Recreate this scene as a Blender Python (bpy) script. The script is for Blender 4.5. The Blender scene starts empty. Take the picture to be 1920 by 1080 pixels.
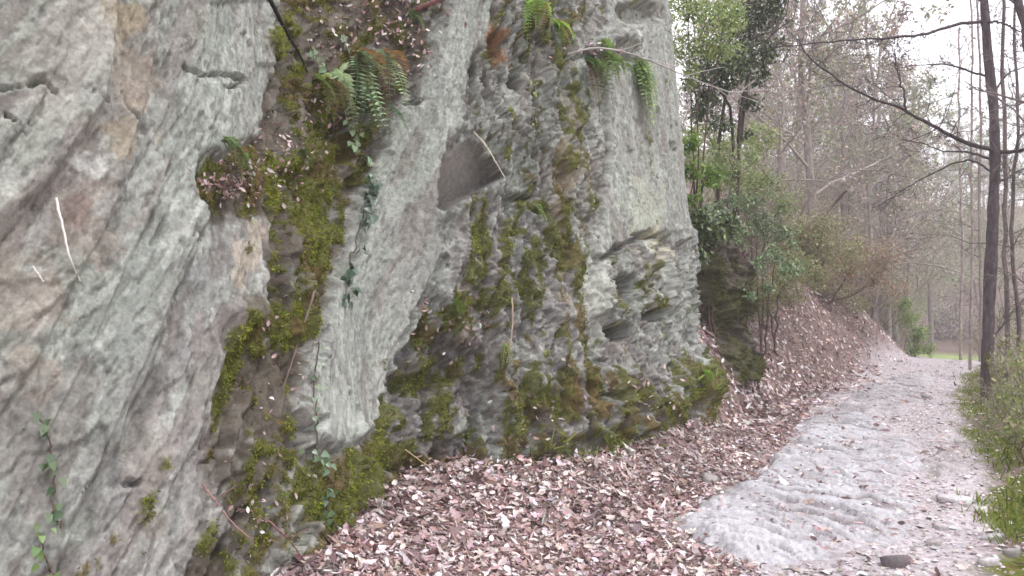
import bpy, math, random
import numpy as np
from mathutils import Vector

# ------------------------------------------------------------------ camera, sky, sun, exposure
scene = bpy.context.scene
COL = scene.collection
CAM_H, FPX, HORIZON = 1.55, 1662.0, 560.0          # eye height (m), focal length and horizon row in photo pixels
cam_data = bpy.data.cameras.new('camera')
cam = bpy.data.objects.new('camera', cam_data)
COL.objects.link(cam)
cam_data.sensor_width = 36.0
cam_data.lens = 36.0 * FPX / 1920.0
cam_data.clip_start, cam_data.clip_end = 0.05, 3000.0
cam.location = (0.0, 0.0, CAM_H)
cam.rotation_euler = (math.radians(90) + math.atan((HORIZON - 540.0) / FPX), 0.0, 0.0)
scene.camera = cam

SUN_EL, SUN_AZ = math.radians(62), math.radians(115)     # high soft sun behind thin cloud, from the valley side
world = bpy.data.worlds.new('World')
scene.world = world
world.use_nodes = True
nt = world.node_tree
nt.nodes.clear()
w_out = nt.nodes.new('ShaderNodeOutputWorld')
w_bg = nt.nodes.new('ShaderNodeBackground')
w_sky = nt.nodes.new('ShaderNodeTexSky')
w_sky.sky_type = 'NISHITA'
w_sky.sun_disc = False
w_sky.sun_elevation = SUN_EL
w_sky.sun_rotation = SUN_AZ
w_sky.air_density, w_sky.dust_density, w_sky.ozone_density = 1.0, 4.0, 1.0
w_mix = nt.nodes.new('ShaderNodeMix')
w_mix.data_type = 'RGBA'
w_mix.inputs[0].default_value = 0.90                     # closed cloud cover over the blue
w_mix.inputs[7].default_value = (12.0, 11.75, 12.5, 1.0)
nt.links.new(w_sky.outputs[0], w_mix.inputs[6])
nt.links.new(w_mix.outputs[2], w_bg.inputs[0])
w_bg.inputs[1].default_value = 0.15
nt.links.new(w_bg.outputs[0], w_out.inputs[0])

sun_data = bpy.data.lights.new('sun', 'SUN')
sun_data.energy, sun_data.angle, sun_data.color = 1.1, math.radians(13), (1.0, 0.98, 0.97)
sun = bpy.data.objects.new('sun', sun_data)
COL.objects.link(sun)
_d = Vector((math.sin(SUN_AZ) * math.cos(SUN_EL), math.cos(SUN_AZ) * math.cos(SUN_EL), math.sin(SUN_EL)))
sun.rotation_euler = (-_d).to_track_quat('-Z', 'Y').to_euler()

scene.view_settings.view_transform = 'Standard'
scene.view_settings.look = 'None'
scene.view_settings.gamma = 1.0
scene.view_settings.exposure = 0.50
scene.render.engine = 'CYCLES'
scene.cycles.max_bounces = 6
scene.cycles.diffuse_bounces = 3
scene.cycles.transmission_bounces = 4
scene.cycles.transparent_max_bounces = 8
scene.cycles.filter_width = 1.6

RNG = np.random.default_rng(7)

# ------------------------------------------------------------------ small tools
def _hash(ix, iy, iz, seed):
    h = (ix.astype(np.int64) * 374761393 + iy.astype(np.int64) * 668265263 + iz * 2147483647 + seed * 1274126177) & 0xFFFFFFFF
    h = ((h ^ (h >> 13)) * 1274126177) & 0xFFFFFFFF
    h = ((h ^ (h >> 16)) * 2246822519) & 0xFFFFFFFF
    return ((h ^ (h >> 15)) & 0xFFFFFF).astype(np.float64) / 0xFFFFFF

def noise2(x, y, seed=0):
    """value noise in 0..1"""
    x = np.asarray(x, float); y = np.asarray(y, float)
    ix, iy = np.floor(x), np.floor(y)
    fx, fy = x - ix, y - iy
    fx = fx * fx * fx * (fx * (fx * 6 - 15) + 10)
    fy = fy * fy * fy * (fy * (fy * 6 - 15) + 10)
    a = _hash(ix, iy, 0, seed); b = _hash(ix + 1, iy, 0, seed)
    c = _hash(ix, iy + 1, 0, seed); d = _hash(ix + 1, iy + 1, 0, seed)
    return (a + (b - a) * fx) * (1 - fy) + (c + (d - c) * fx) * fy

def fbm(x, y, octaves=4, seed=0, gain=0.5, lac=2.03):
    """fractal noise about -1..1"""
    s = 0.0; a = 1.0; t = 0.0
    x = np.asarray(x, float); y = np.asarray(y, float)
    for o in range(octaves):
        s = s + a * (noise2(x, y, seed + o * 17) * 2 - 1)
        t += a; a *= gain
        x, y = x * lac + 3.7, y * lac + 1.3
    return s / t * 1.6

def cells(x, y, seed=0):
    """cell noise: per-cell random value and distance to the cell border"""
    ix, iy = np.floor(x), np.floor(y)
    d1 = np.full(x.shape, 9.0); d2 = np.full(x.shape, 9.0); val = np.zeros(x.shape)
    for ox in (-1, 0, 1):
        for oy in (-1, 0, 1):
            cx, cy = ix + ox, iy + oy
            px = cx + 0.1 + 0.8 * _hash(cx, cy, 0, seed)
            py = cy + 0.1 + 0.8 * _hash(cx, cy, 0, seed + 5)
            d = np.hypot(px - x, py - y)
            v = _hash(cx, cy, 0, seed + 9)
            near = d < d1
            d2 = np.where(near, d1, np.minimum(d2, d))
            val = np.where(near, v, val)
            d1 = np.where(near, d, d1)
    return val, d2 - d1

def facets(x, y, seed=0, slope=1.0):
    """broken planar facets: every cell is a flat, tilted plane with a step to its neighbours (about -1..1)"""
    ix, iy = np.floor(x), np.floor(y)
    d1 = np.full(x.shape, 9.0); out = np.zeros(x.shape)
    for ox in (-1, 0, 1):
        for oy in (-1, 0, 1):
            cx, cy = ix + ox, iy + oy
            dx = x - (cx + .05 + .9 * _hash(cx, cy, 0, seed)); dy = y - (cy + .05 + .9 * _hash(cx, cy, 0, seed + 5))
            d = np.abs(dx) + np.abs(dy) * .8 + .35 * np.abs(dx - dy)
            v = (_hash(cx, cy, 0, seed + 9) - .5) + slope * ((_hash(cx, cy, 0, seed + 13) - .5) * dx * 2 + (_hash(cx, cy, 0, seed + 17) - .5) * dy * 2)
            m = d < d1
            out = np.where(m, v, out); d1 = np.where(m, d, d1)
    return out * 1.4

def sstep(a, b, x):
    t = np.clip((x - a) / (b - a), 0, 1)
    return t * t * (3 - 2 * t)

def srgb(r, g, b):
    return tuple(((c / 255 + 0.055) / 1.055) ** 2.4 if c > 10 else c / 255 / 12.92 for c in (r, g, b))

def in_poly(x, y, poly):
    inside = np.zeros(x.shape, bool)
    n = len(poly)
    for i in range(n):
        x0, y0 = poly[i]; x1, y1 = poly[(i + 1) % n]
        if y0 == y1: continue
        c = ((y0 > y) != (y1 > y)) & (x < (x1 - x0) * (y - y0) / (y1 - y0) + x0)
        inside ^= c
    return inside

def line_dist(x, y, pts):
    """distance to a polyline"""
    best = np.full(np.shape(x), 1e9)
    for (x0, y0), (x1, y1) in zip(pts[:-1], pts[1:]):
        dx, dy = x1 - x0, y1 - y0
        t = np.clip(((x - x0) * dx + (y - y0) * dy) / (dx * dx + dy * dy), 0, 1)
        best = np.minimum(best, np.hypot(x - x0 - t * dx, y - y0 - t * dy))
    return best

def side_dist(x, y, pts):
    """signed distance to a plan polyline (positive on its left) and arc length of the nearest point"""
    x = np.asarray(x, float); y = np.asarray(y, float)
    best = np.full(x.shape, 1e9); sg = np.ones(x.shape); arc = np.zeros(x.shape); a0 = 0.0
    for (x0, y0), (x1, y1) in zip(pts[:-1], pts[1:]):
        dx, dy = x1 - x0, y1 - y0
        L = math.hypot(dx, dy)
        t = np.clip(((x - x0) * dx + (y - y0) * dy) / (L * L), 0, 1)
        d = np.hypot(x - x0 - t * dx, y - y0 - t * dy)
        cr = dx * (y - y0) - dy * (x - x0)
        m = d < best
        best = np.where(m, d, best); sg = np.where(m, np.sign(cr), sg); arc = np.where(m, a0 + t * L, arc)
        a0 += L
    return best * np.where(sg == 0, 1, sg), arc

def smooth_line(pts, n, rounds=2):
    p = np.array(pts, float)
    for _ in range(rounds):                                    # corner cutting
        q = np.empty((2 * len(p), p.shape[1])); q[0::2] = p; q[1::2] = p
        q = q[1:-1].copy()
        a, b = p[:-1], p[1:]
        r = np.empty((2 * len(a), p.shape[1])); r[0::2] = a * .75 + b * .25; r[1::2] = a * .25 + b * .75
        p = np.vstack([p[:1], r, p[-1:]])
    L = np.concatenate([[0], np.cumsum(np.linalg.norm(np.diff(p, axis=0), axis=1))])
    t = np.linspace(0, L[-1], n) if np.isscalar(n) else n
    return np.stack([np.interp(t, L, p[:, k]) for k in range(p.shape[1])], 1)

def tag(o, label=None, cat=None, group=None, kind=None):
    if label: o['label'] = label
    if cat: o['category'] = cat
    if group: o['group'] = group
    if kind: o['kind'] = kind
    return o

def empty(name, loc=(0, 0, 0), label=None, cat=None, group=None, kind=None):
    o = bpy.data.objects.new(name, None)
    o.empty_display_size = 0.1
    COL.objects.link(o)
    o.location = loc
    return tag(o, label, cat, group, kind)

def make_mesh(name, V, F, mat=None, col=None, smooth=False):
    V = np.asarray(V, np.float32); 
    Fs = [np.asarray(f, np.int32) for f in (F if isinstance(F, (list, tuple)) else [F]) if len(f)]
    me = bpy.data.meshes.new(name)
    me.vertices.add(len(V)); me.vertices.foreach_set('co', V.ravel())
    loops = np.concatenate([f.ravel() for f in Fs])
    tot = np.concatenate([np.full(len(f), f.shape[1], np.int32) for f in Fs])
    start = np.concatenate([[0], np.cumsum(tot)[:-1]]).astype(np.int32)
    me.loops.add(len(loops)); me.loops.foreach_set('vertex_index', loops)
    me.polygons.add(len(tot)); me.polygons.foreach_set('loop_start', start)
    me.polygons.foreach_set('loop_total', tot)
    if smooth:
        me.polygons.foreach_set('use_smooth', np.ones(len(tot), bool))
    if col is not None:
        at = me.attributes.new('col', 'FLOAT_COLOR', 'POINT')
        c = np.ones((len(V), 4), np.float32); c[:, :col.shape[1]] = col
        at.data.foreach_set('color', c.ravel())
    me.update(calc_edges=True)
    if mat: me.materials.append(mat)
    return me

def put(name, me, parent=None, loc=None):
    o = bpy.data.objects.new(name, me)
    COL.objects.link(o)
    if parent: o.parent = parent
    if loc is not None: o.location = loc
    return o

def tubes(paths, sides=5):
    """joined tapering tubes; paths = [(points, radii)]"""
    Vs, Fs, base = [], [], 0
    ang = np.arange(sides) * 2 * math.pi / sides
    ca, sa = np.cos(ang), np.sin(ang)
    for P, R in paths:
        P = np.asarray(P, float); R = np.asarray(R, float); n = len(P)
        T = np.gradient(P, axis=0); T /= np.linalg.norm(T, axis=1)[:, None] + 1e-9
        ref = np.array([0.0, 0, 1]) if abs(T[0, 2]) < 0.8 else np.array([1.0, 0, 0])
        A = np.cross(T, ref); A /= np.linalg.norm(A, axis=1)[:, None] + 1e-9
        B = np.cross(T, A)
        ring = P[:, None, :] + R[:, None, None] * (A[:, None, :] * ca[None, :, None] + B[:, None, :] * sa[None, :, None])
        Vs.append(ring.reshape(-1, 3))
        i = np.arange(n - 1)[:, None] * sides; j = np.arange(sides)[None, :]; k = (j + 1) % sides
        Fs.append((np.stack([i + j, i + k, i + sides + k, i + sides + j], -1).reshape(-1, 4)) + base)
        base += n * sides
    return np.vstack(Vs), np.vstack(Fs)

# leaf template: eight-sided blade folded along its midrib, unit length along x
LEAF = np.array([[0, 0, 0], [.28, .2, .05], [.62, .24, .06], [1, 0, .02], [.62, -.24, .06], [.28, -.2, .05], [.45, 0, -.02]])
LEAF_F = np.array([[0, 6, 1], [1, 6, 2], [2, 6, 3], [3, 6, 4], [4, 6, 5], [5, 6, 0]])
DIA = np.array([[0, 0, 0], [.45, .3, .06], [1, 0, 0], [.45, -.3, .06]])
DIA_F = np.array([[0, 2, 1], [0, 3, 2]])
BLADE = np.array([[-.0, -.06, 0], [0, .06, 0], [1, 0, 0]])
BLADE_F = np.array([[0, 1, 2]])

def frames(d, up):
    """rotation frames whose x axis is d and whose z axis is near up (arrays n x 3)"""
    d = d / (np.linalg.norm(d, axis=1)[:, None] + 1e-9)
    y = np.cross(up, d); y /= np.linalg.norm(y, axis=1)[:, None] + 1e-9
    z = np.cross(d, y)
    return np.stack([d, y, z], 2)

def scatter(P, D, U, size, col, shape=LEAF, shape_f=LEAF_F, width=1.0, curl=0.0):
    """copies of a leaf shape at P along D, facing U"""
    n = len(P); k = len(shape)
    M = frames(D, U)
    S = np.repeat(shape[None], n, 0).copy()
    S[:, :, 1] *= np.broadcast_to(width, (n,))[:, None]
    S[:, :, 2] += np.broadcast_to(curl, (n,))[:, None] * (S[:, :, 0] - .4) ** 2
    S *= np.broadcast_to(size, (n,))[:, None, None]
    V = np.einsum('nij,nkj->nki', M, S) + P[:, None, :]
    F = (shape_f[None] + (np.arange(n) * k)[:, None, None]).reshape(-1, shape_f.shape[1])
    return V.reshape(-1, 3), F, np.repeat(col, k, 0)

def unit_rand(n, rng=RNG):
    v = rng.normal(size=(n, 3))
    return v / np.linalg.norm(v, axis=1)[:, None]

# ------------------------------------------------------------------ materials
def new_mat(name):
    m = bpy.data.materials.new(name); m.use_nodes = True
    t = m.node_tree; b = t.nodes['Principled BSDF']
    return m, t, b

def attr_mat(name, rough=0.8, var=0.25, scale=60.0, bump=0.0, bump_scale=80.0, spec=0.3, transl=0.0, stretch=None):
    """material coloured by the mesh's own 'col' attribute, broken up by fine noise"""
    m, t, b = new_mat(name)
    a = t.nodes.new('ShaderNodeAttribute'); a.attribute_name = 'col'
    tc = t.nodes.new('ShaderNodeTexCoord')
    n = t.nodes.new('ShaderNodeTexNoise'); n.inputs['Scale'].default_value = scale; n.inputs['Detail'].default_value = 5
    src = tc.outputs['Object']
    if stretch:
        mp = t.nodes.new('ShaderNodeMapping'); mp.inputs['Scale'].default_value = stretch
        t.links.new(src, mp.inputs[0]); src = mp.outputs[0]
    t.links.new(src, n.inputs['Vector'])
    r = t.nodes.new('ShaderNodeMapRange')
    r.inputs[1].default_value, r.inputs[2].default_value = 0.3, 0.7
    r.inputs[3].default_value, r.inputs[4].default_value = 1 - var, 1 + var
    t.links.new(n.outputs['Fac'], r.inputs[0])
    mul = t.nodes.new('ShaderNodeVectorMath'); mul.operation = 'SCALE'
    t.links.new(a.outputs['Color'], mul.inputs[0]); t.links.new(r.outputs[0], mul.inputs['Scale'])
    t.links.new(mul.outputs[0], b.inputs['Base Color'])
    b.inputs['Roughness'].default_value = rough
    b.inputs['Specular IOR Level'].default_value = spec
    if bump:
        n2 = t.nodes.new('ShaderNodeTexNoise'); n2.inputs['Scale'].default_value = bump_scale; n2.inputs['Detail'].default_value = 8
        n2.inputs['Roughness'].default_value = 0.65
        t.links.new(tc.outputs['Object'], n2.inputs['Vector'])
        bp = t.nodes.new('ShaderNodeBump'); bp.inputs['Strength'].default_value = 0.8; bp.inputs['Distance'].default_value = bump
        t.links.new(n2.outputs['Fac'], bp.inputs['Height']); t.links.new(bp.outputs[0], b.inputs['Normal'])
    if transl:
        out = t.nodes['Material Output']
        tr = t.nodes.new('ShaderNodeBsdfTranslucent'); mx = t.nodes.new('ShaderNodeMixShader')
        t.links.new(mul.outputs[0], tr.inputs[0]); mx.inputs[0].default_value = transl
        t.links.new(b.outputs[0], mx.inputs[1]); t.links.new(tr.outputs[0], mx.inputs[2])
        t.links.new(mx.outputs[0], out.inputs[0])
    return m

M_ROCK = attr_mat('rock', rough=0.85, var=0.13, scale=22, bump=0.008, bump_scale=34, spec=0.25)
def crisp(m, crack=2.3, speck=70.0, amount=.15, depth=.008):
    """chips, flakes and mineral specks on top of a stone material"""
    t = m.node_tree; b = t.nodes['Principled BSDF']
    tc = t.nodes.new('ShaderNodeTexCoord')
    mp = t.nodes.new('ShaderNodeMapping'); mp.inputs['Rotation'].default_value = (0.3, 0.5, 0.2); mp.inputs['Scale'].default_value = (1.6, 1.0, 0.55)
    wn = t.nodes.new('ShaderNodeTexNoise'); wn.inputs['Scale'].default_value = 6; wn.inputs['Detail'].default_value = 4
    ad = t.nodes.new('ShaderNodeMix'); ad.data_type = 'RGBA'; ad.blend_type = 'LINEAR_LIGHT'; ad.inputs[0].default_value = .13
    t.links.new(tc.outputs['Object'], mp.inputs[0]); t.links.new(tc.outputs['Object'], wn.inputs['Vector'])
    t.links.new(mp.outputs[0], ad.inputs[6]); t.links.new(wn.outputs['Color'], ad.inputs[7])
    vf = t.nodes.new('ShaderNodeTexVoronoi'); vf.feature = 'F1'; vf.inputs['Scale'].default_value = crack * 7
    t.links.new(ad.outputs[2], vf.inputs['Vector'])
    hs = t.nodes.new('ShaderNodeMath'); hs.operation = 'MULTIPLY_ADD'; hs.inputs[1].default_value = .5
    t.links.new(vf.outputs['Distance'], hs.inputs[0]); hs.inputs[2].default_value = 0.0
    b2 = t.nodes.new('ShaderNodeBump'); b2.inputs['Strength'].default_value = .9; b2.inputs['Distance'].default_value = depth
    t.links.new(hs.outputs[0], b2.inputs['Height'])
    old = b.inputs['Normal'].links[0].from_socket
    t.links.new(old, b2.inputs['Normal']); t.links.new(b2.outputs[0], b.inputs['Normal'])
    sp = t.nodes.new('ShaderNodeTexNoise'); sp.inputs['Scale'].default_value = speck; sp.inputs['Detail'].default_value = 2
    t.links.new(tc.outputs['Object'], sp.inputs['Vector'])
    sr = t.nodes.new('ShaderNodeMapRange'); sr.inputs[1].default_value, sr.inputs[2].default_value = .36, .62
    sr.inputs[3].default_value, sr.inputs[4].default_value = 1 - amount, 1 + amount * .55
    t.links.new(sp.outputs['Fac'], sr.inputs[0])
    mu = t.nodes.new('ShaderNodeVectorMath'); mu.operation = 'SCALE'
    t.links.new(b.inputs['Base Color'].links[0].from_socket, mu.inputs[0]); t.links.new(sr.outputs[0], mu.inputs['Scale'])
    t.links.new(mu.outputs[0], b.inputs['Base Color'])
crisp(M_ROCK)
M_SLAB = attr_mat('worn_bedrock', rough=0.8, var=0.16, scale=30, bump=0.008, bump_scale=30, spec=0.3)
crisp(M_SLAB, 1.2, 90.0, .12, .006)
M_SOIL = attr_mat('soil', rough=0.95, var=0.35, scale=22, bump=0.02, bump_scale=30, spec=0.1)
M_STONE = attr_mat('stone', rough=0.75, var=0.2, scale=40, bump=0.005, bump_scale=60, spec=0.3)
M_MOSS = attr_mat('moss', rough=0.9, var=0.2, scale=12, spec=0.15, transl=0.3)
M_LITTER = attr_mat('dry_leaf', rough=0.5, var=0.2, scale=30, spec=0.5, transl=0.15)
M_GREEN = attr_mat('green_leaf', rough=0.45, var=0.15, scale=20, spec=0.45, transl=0.35)
M_IVY = attr_mat('glossy_leaf', rough=0.28, var=0.15, scale=20, spec=0.6, transl=0.12)
M_GRASS = attr_mat('grass_blade', rough=0.6, var=0.15, scale=4, spec=0.3, transl=0.35)
M_BARK = attr_mat('bark', rough=0.9, var=0.4, scale=25, bump=0.01, bump_scale=60, spec=0.15, stretch=(1, 1, 0.35))
M_TWIG = attr_mat('twig', rough=0.85, var=0.25, scale=8, spec=0.2)

def jitter(n, base, amt=0.15, hue=0.06, rng=RNG):
    c = np.repeat(np.array(base, float)[None], n, 0)
    return np.clip(c * (1 + rng.normal(0, amt, (n, 1))) * (1 + rng.normal(0, hue, (n, 3))), 0.004, 0.95)

def pick(n, bases, weights, amt=0.15, hue=0.05, rng=RNG):
    b = np.array(bases, float)[rng.choice(len(bases), n, p=np.array(weights) / sum(weights))]
    return np.clip(b * (1 + rng.normal(0, amt, (n, 1))) * (1 + rng.normal(0, hue, (n, 3))), 0.004, 0.95)

# ------------------------------------------------------------------ the lie of the land
PATH = [(-3.2, -6), (-1.0, 0.0), (0.45, 3.0), (2.15, 5.85), (3.2, 7.7), (4.85, 11.7), (7.65, 17.0), (9.35, 19.9), (12.2, 24.5), (17, 31), (26, 42)]
PATH = [tuple(p) for p in smooth_line(PATH, 60)]
CLIFF = [(-5.2, -0.2), (-3.6, 1.3), (-2.3, 2.45), (-1.3, 3.15), (-0.78, 3.75), (-0.76, 4.9), (-0.72, 5.75), (0.05, 6.1), (0.75, 6.75), (1.3, 7.4), (1.75, 8.3),
         (2.02, 9.15), (2.14, 9.85), (2.0, 10.55), (1.5, 11.2), (0.6, 11.8), (-0.6, 12.2)]
TOE = CLIFF[:12] + [(2.5, 10.2), (3.0, 11.1), (3.75, 12.6), (5.0, 14.7), (6.45, 17.0), (8.15, 19.3), (9.7, 21.8), (11.2, 25), (13.2, 30), (18, 40), (45, 90), (120, 260)]
TOE = [(-30, -22)] + TOE
_L = np.concatenate([[0], np.cumsum([math.dist(a, b) for a, b in zip(TOE[:-1], TOE[1:])])])
ARC_END = _L[11]                                             # arc length where the cliff gives way to the earth bank

def land(x, y, detail=True):
    x = np.asarray(x, float); y = np.asarray(y, float)
    dT, arc = side_dist(x, y, TOE)
    dP, _ = side_dist(x, y, PATH)
    c = 1 - sstep(ARC_END - 0.2, ARC_END + 1.6, arc)
    d = np.maximum(dT, 0)
    z_cliff = np.clip((d - 0.5) * 5.0, 0, 5.4) + 0.22 * np.clip(d - 1.6, 0, 14)
    wob = 1 + 0.18 * fbm(x * .35, y * .35, 2, 91)
    z_bank = (1.35 * np.minimum(d, 1.5) + 0.62 * np.clip(d - 1.5, 0, 2.6) + 0.16 * np.clip(d - 4.1, 0, 16)) * wob
    fade = 1 - 0.75 * sstep(19.5, 30, y) * sstep(6.0, 9.5, x - (y - 19) * .4)
    z = c * z_cliff + (1 - c) * z_bank * fade
    foot = np.exp(-np.maximum(-dT, 0) / 0.75)
    z = z + (0.14 + 0.26 * c) * foot * (dT <= 0) + (0.14 + 0.26 * c) * (dT > 0)
    # beyond the path: verge lip, then the drop towards the valley
    right = np.maximum(-dP - 1.0, 0)
    z = z + np.where(dP < 0, 0.13 * sstep(0.0, 0.5, right) - 1.6 * sstep(2.0, 10, right), 0)
    # far ground dips to a meadow, then the wooded hillside rises
    r = x * 0.43 + y * 0.90
    z = z - 0.9 * sstep(20, 40, r) * (dT < 2)
    z = z + 12 * sstep(46, 110, r)
    if detail:
        near = np.exp(-np.hypot(x, y) / 25)
        on_path = np.exp(-(np.abs(dP) / 0.95) ** 4)
        z = z + near * (0.05 * fbm(x * 1.1, y * 1.1, 3, 11) * (1 - .6 * on_path) + 0.012 * fbm(x * 7, y * 7, 2, 12))
        z = z + 0.6 * fbm(x * .05, y * .05, 3, 13) * sstep(15, 60, np.hypot(x, y))
    return z

def ray(px, py):
    return np.array([(px - 960) / FPX, 1.0, -(py - HORIZON) / FPX])

def ground_at(px, py):
    """where the sight line through a photo pixel meets the land"""
    d = ray(px, py); t = np.linspace(2.0, 90, 6000)
    P = d[None] * t[:, None] + np.array([0, 0, CAM_H])
    hit = np.nonzero(P[:, 2] < land(P[:, 0], P[:, 1]))[0]
    return P[hit[0]] if len(hit) else P[-1]

def at(px, py, depth):
    return ray(px, py) * depth + np.array([0, 0, CAM_H])

# ------------------------------------------------------------------ ground sheet
def build_ground():
    def axis(lo, hi, f0, f1, step, grow):
        a = list(np.arange(f0, f1, step))
        s, v = step, f1
        while v < hi: a.append(v); s *= grow; v += s
        a.append(hi)
        s, v = step, f0 - step * grow
        while v > lo: a.insert(0, v); s *= grow; v -= s
        a.insert(0, lo)
        return np.array(a)
    X = axis(-250, 450, -2.2, 10.5, 0.032, 1.06)
    Y = axis(-150, 500, 3.0, 19.0, 0.036, 1.06)
    gx, gy = np.meshgrid(X, Y)
    z = land(gx, gy)
    nx, ny = len(X), len(Y)
    V = np.stack([gx, gy, z], -1).reshape(-1, 3)
    i = np.arange(ny - 1)[:, None] * nx + np.arange(nx - 1)[None]
    F = np.stack([i, i + 1, i + nx + 1, i + nx], -1).reshape(-1, 4)
    dT, arc = side_dist(gx, gy, TOE); dP, _ = side_dist(gx, gy, PATH)
    r = gx * 0.43 + gy * 0.90
    n1 = fbm(gx * 2.3, gy * 2.3, 4, 21); n2 = fbm(gx * 9, gy * 9, 3, 22); n3 = fbm(gx * .3, gy * .3, 3, 23)
    col = np.empty(gx.shape + (3,))
    col[:] = srgb(122, 105, 99)                                        # leaf mould
    col *= (1 + 0.18 * n1 + 0.12 * n2)[..., None]
    def blend(mask, c):
        col[...] = col * (1 - mask[..., None]) + np.array(c) * (1 + 0.12 * n2 + .08 * n1)[..., None] * mask[..., None]
    pm = 1 - sstep(0.75, 1.15, np.abs(dP + 0.1 * n1))
    blend(pm, srgb(174, 166, 168))                                   # trodden grit
    blend(pm * sstep(0.1, 0.7, n1 + .3 * n2) * .4, srgb(146, 134, 133))
    vm = sstep(0.80, 1.05, -dP + 0.2 * n1) * (1 - sstep(3.5, 6, -dP)) * (r < 24)
    blend(vm * sstep(-.5, .2, n1 + .2), srgb(92, 96, 44))            # verge moss and turf
    fm = sstep(28, 30, r) * (1 - sstep(41, 45, r)) * sstep(-.6, .8, -dT)
    blend(fm, srgb(146, 162, 108))                                     # meadow
    hm = sstep(44, 60, r)
    blend(hm, srgb(124, 108, 100))
    blend(hm * sstep(0, .6, n3), srgb(112, 112, 84))
    bm = sstep(1.6, 3, dT) * (r < 44)
    blend(bm * sstep(-.3, .5, n1) * .7, srgb(92, 92, 52))
    me = make_mesh('ground', V, F, M_SOIL, np.clip(col.reshape(-1, 3), .01, .9), smooth=True)
    o = put('ground', me)
    tag(o, 'leaf strewn forest floor with trodden path and grassy verge', None, None, 'structure')
build_ground()

# ------------------------------------------------------------------ the cliff
B_ALL = smooth_line(CLIFF, 4000, 3)
_bs = np.concatenate([[0], np.cumsum(np.linalg.norm(np.diff(B_ALL, axis=0), axis=1))])
_t = np.gradient(B_ALL, axis=0)
_k = np.hanning(501); _k /= _k.sum()
_tp = np.pad(_t, ((250, 250), (0, 0)), 'edge')
_t = np.stack([np.convolve(_tp[:, i], _k, 'valid') for i in (0, 1)], 1)
_t /= np.linalg.norm(_t, axis=1)[:, None]
OUT_ALL = np.stack([_t[:, 1], -_t[:, 0]], 1)                  # plan normal, out of the rock

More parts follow.
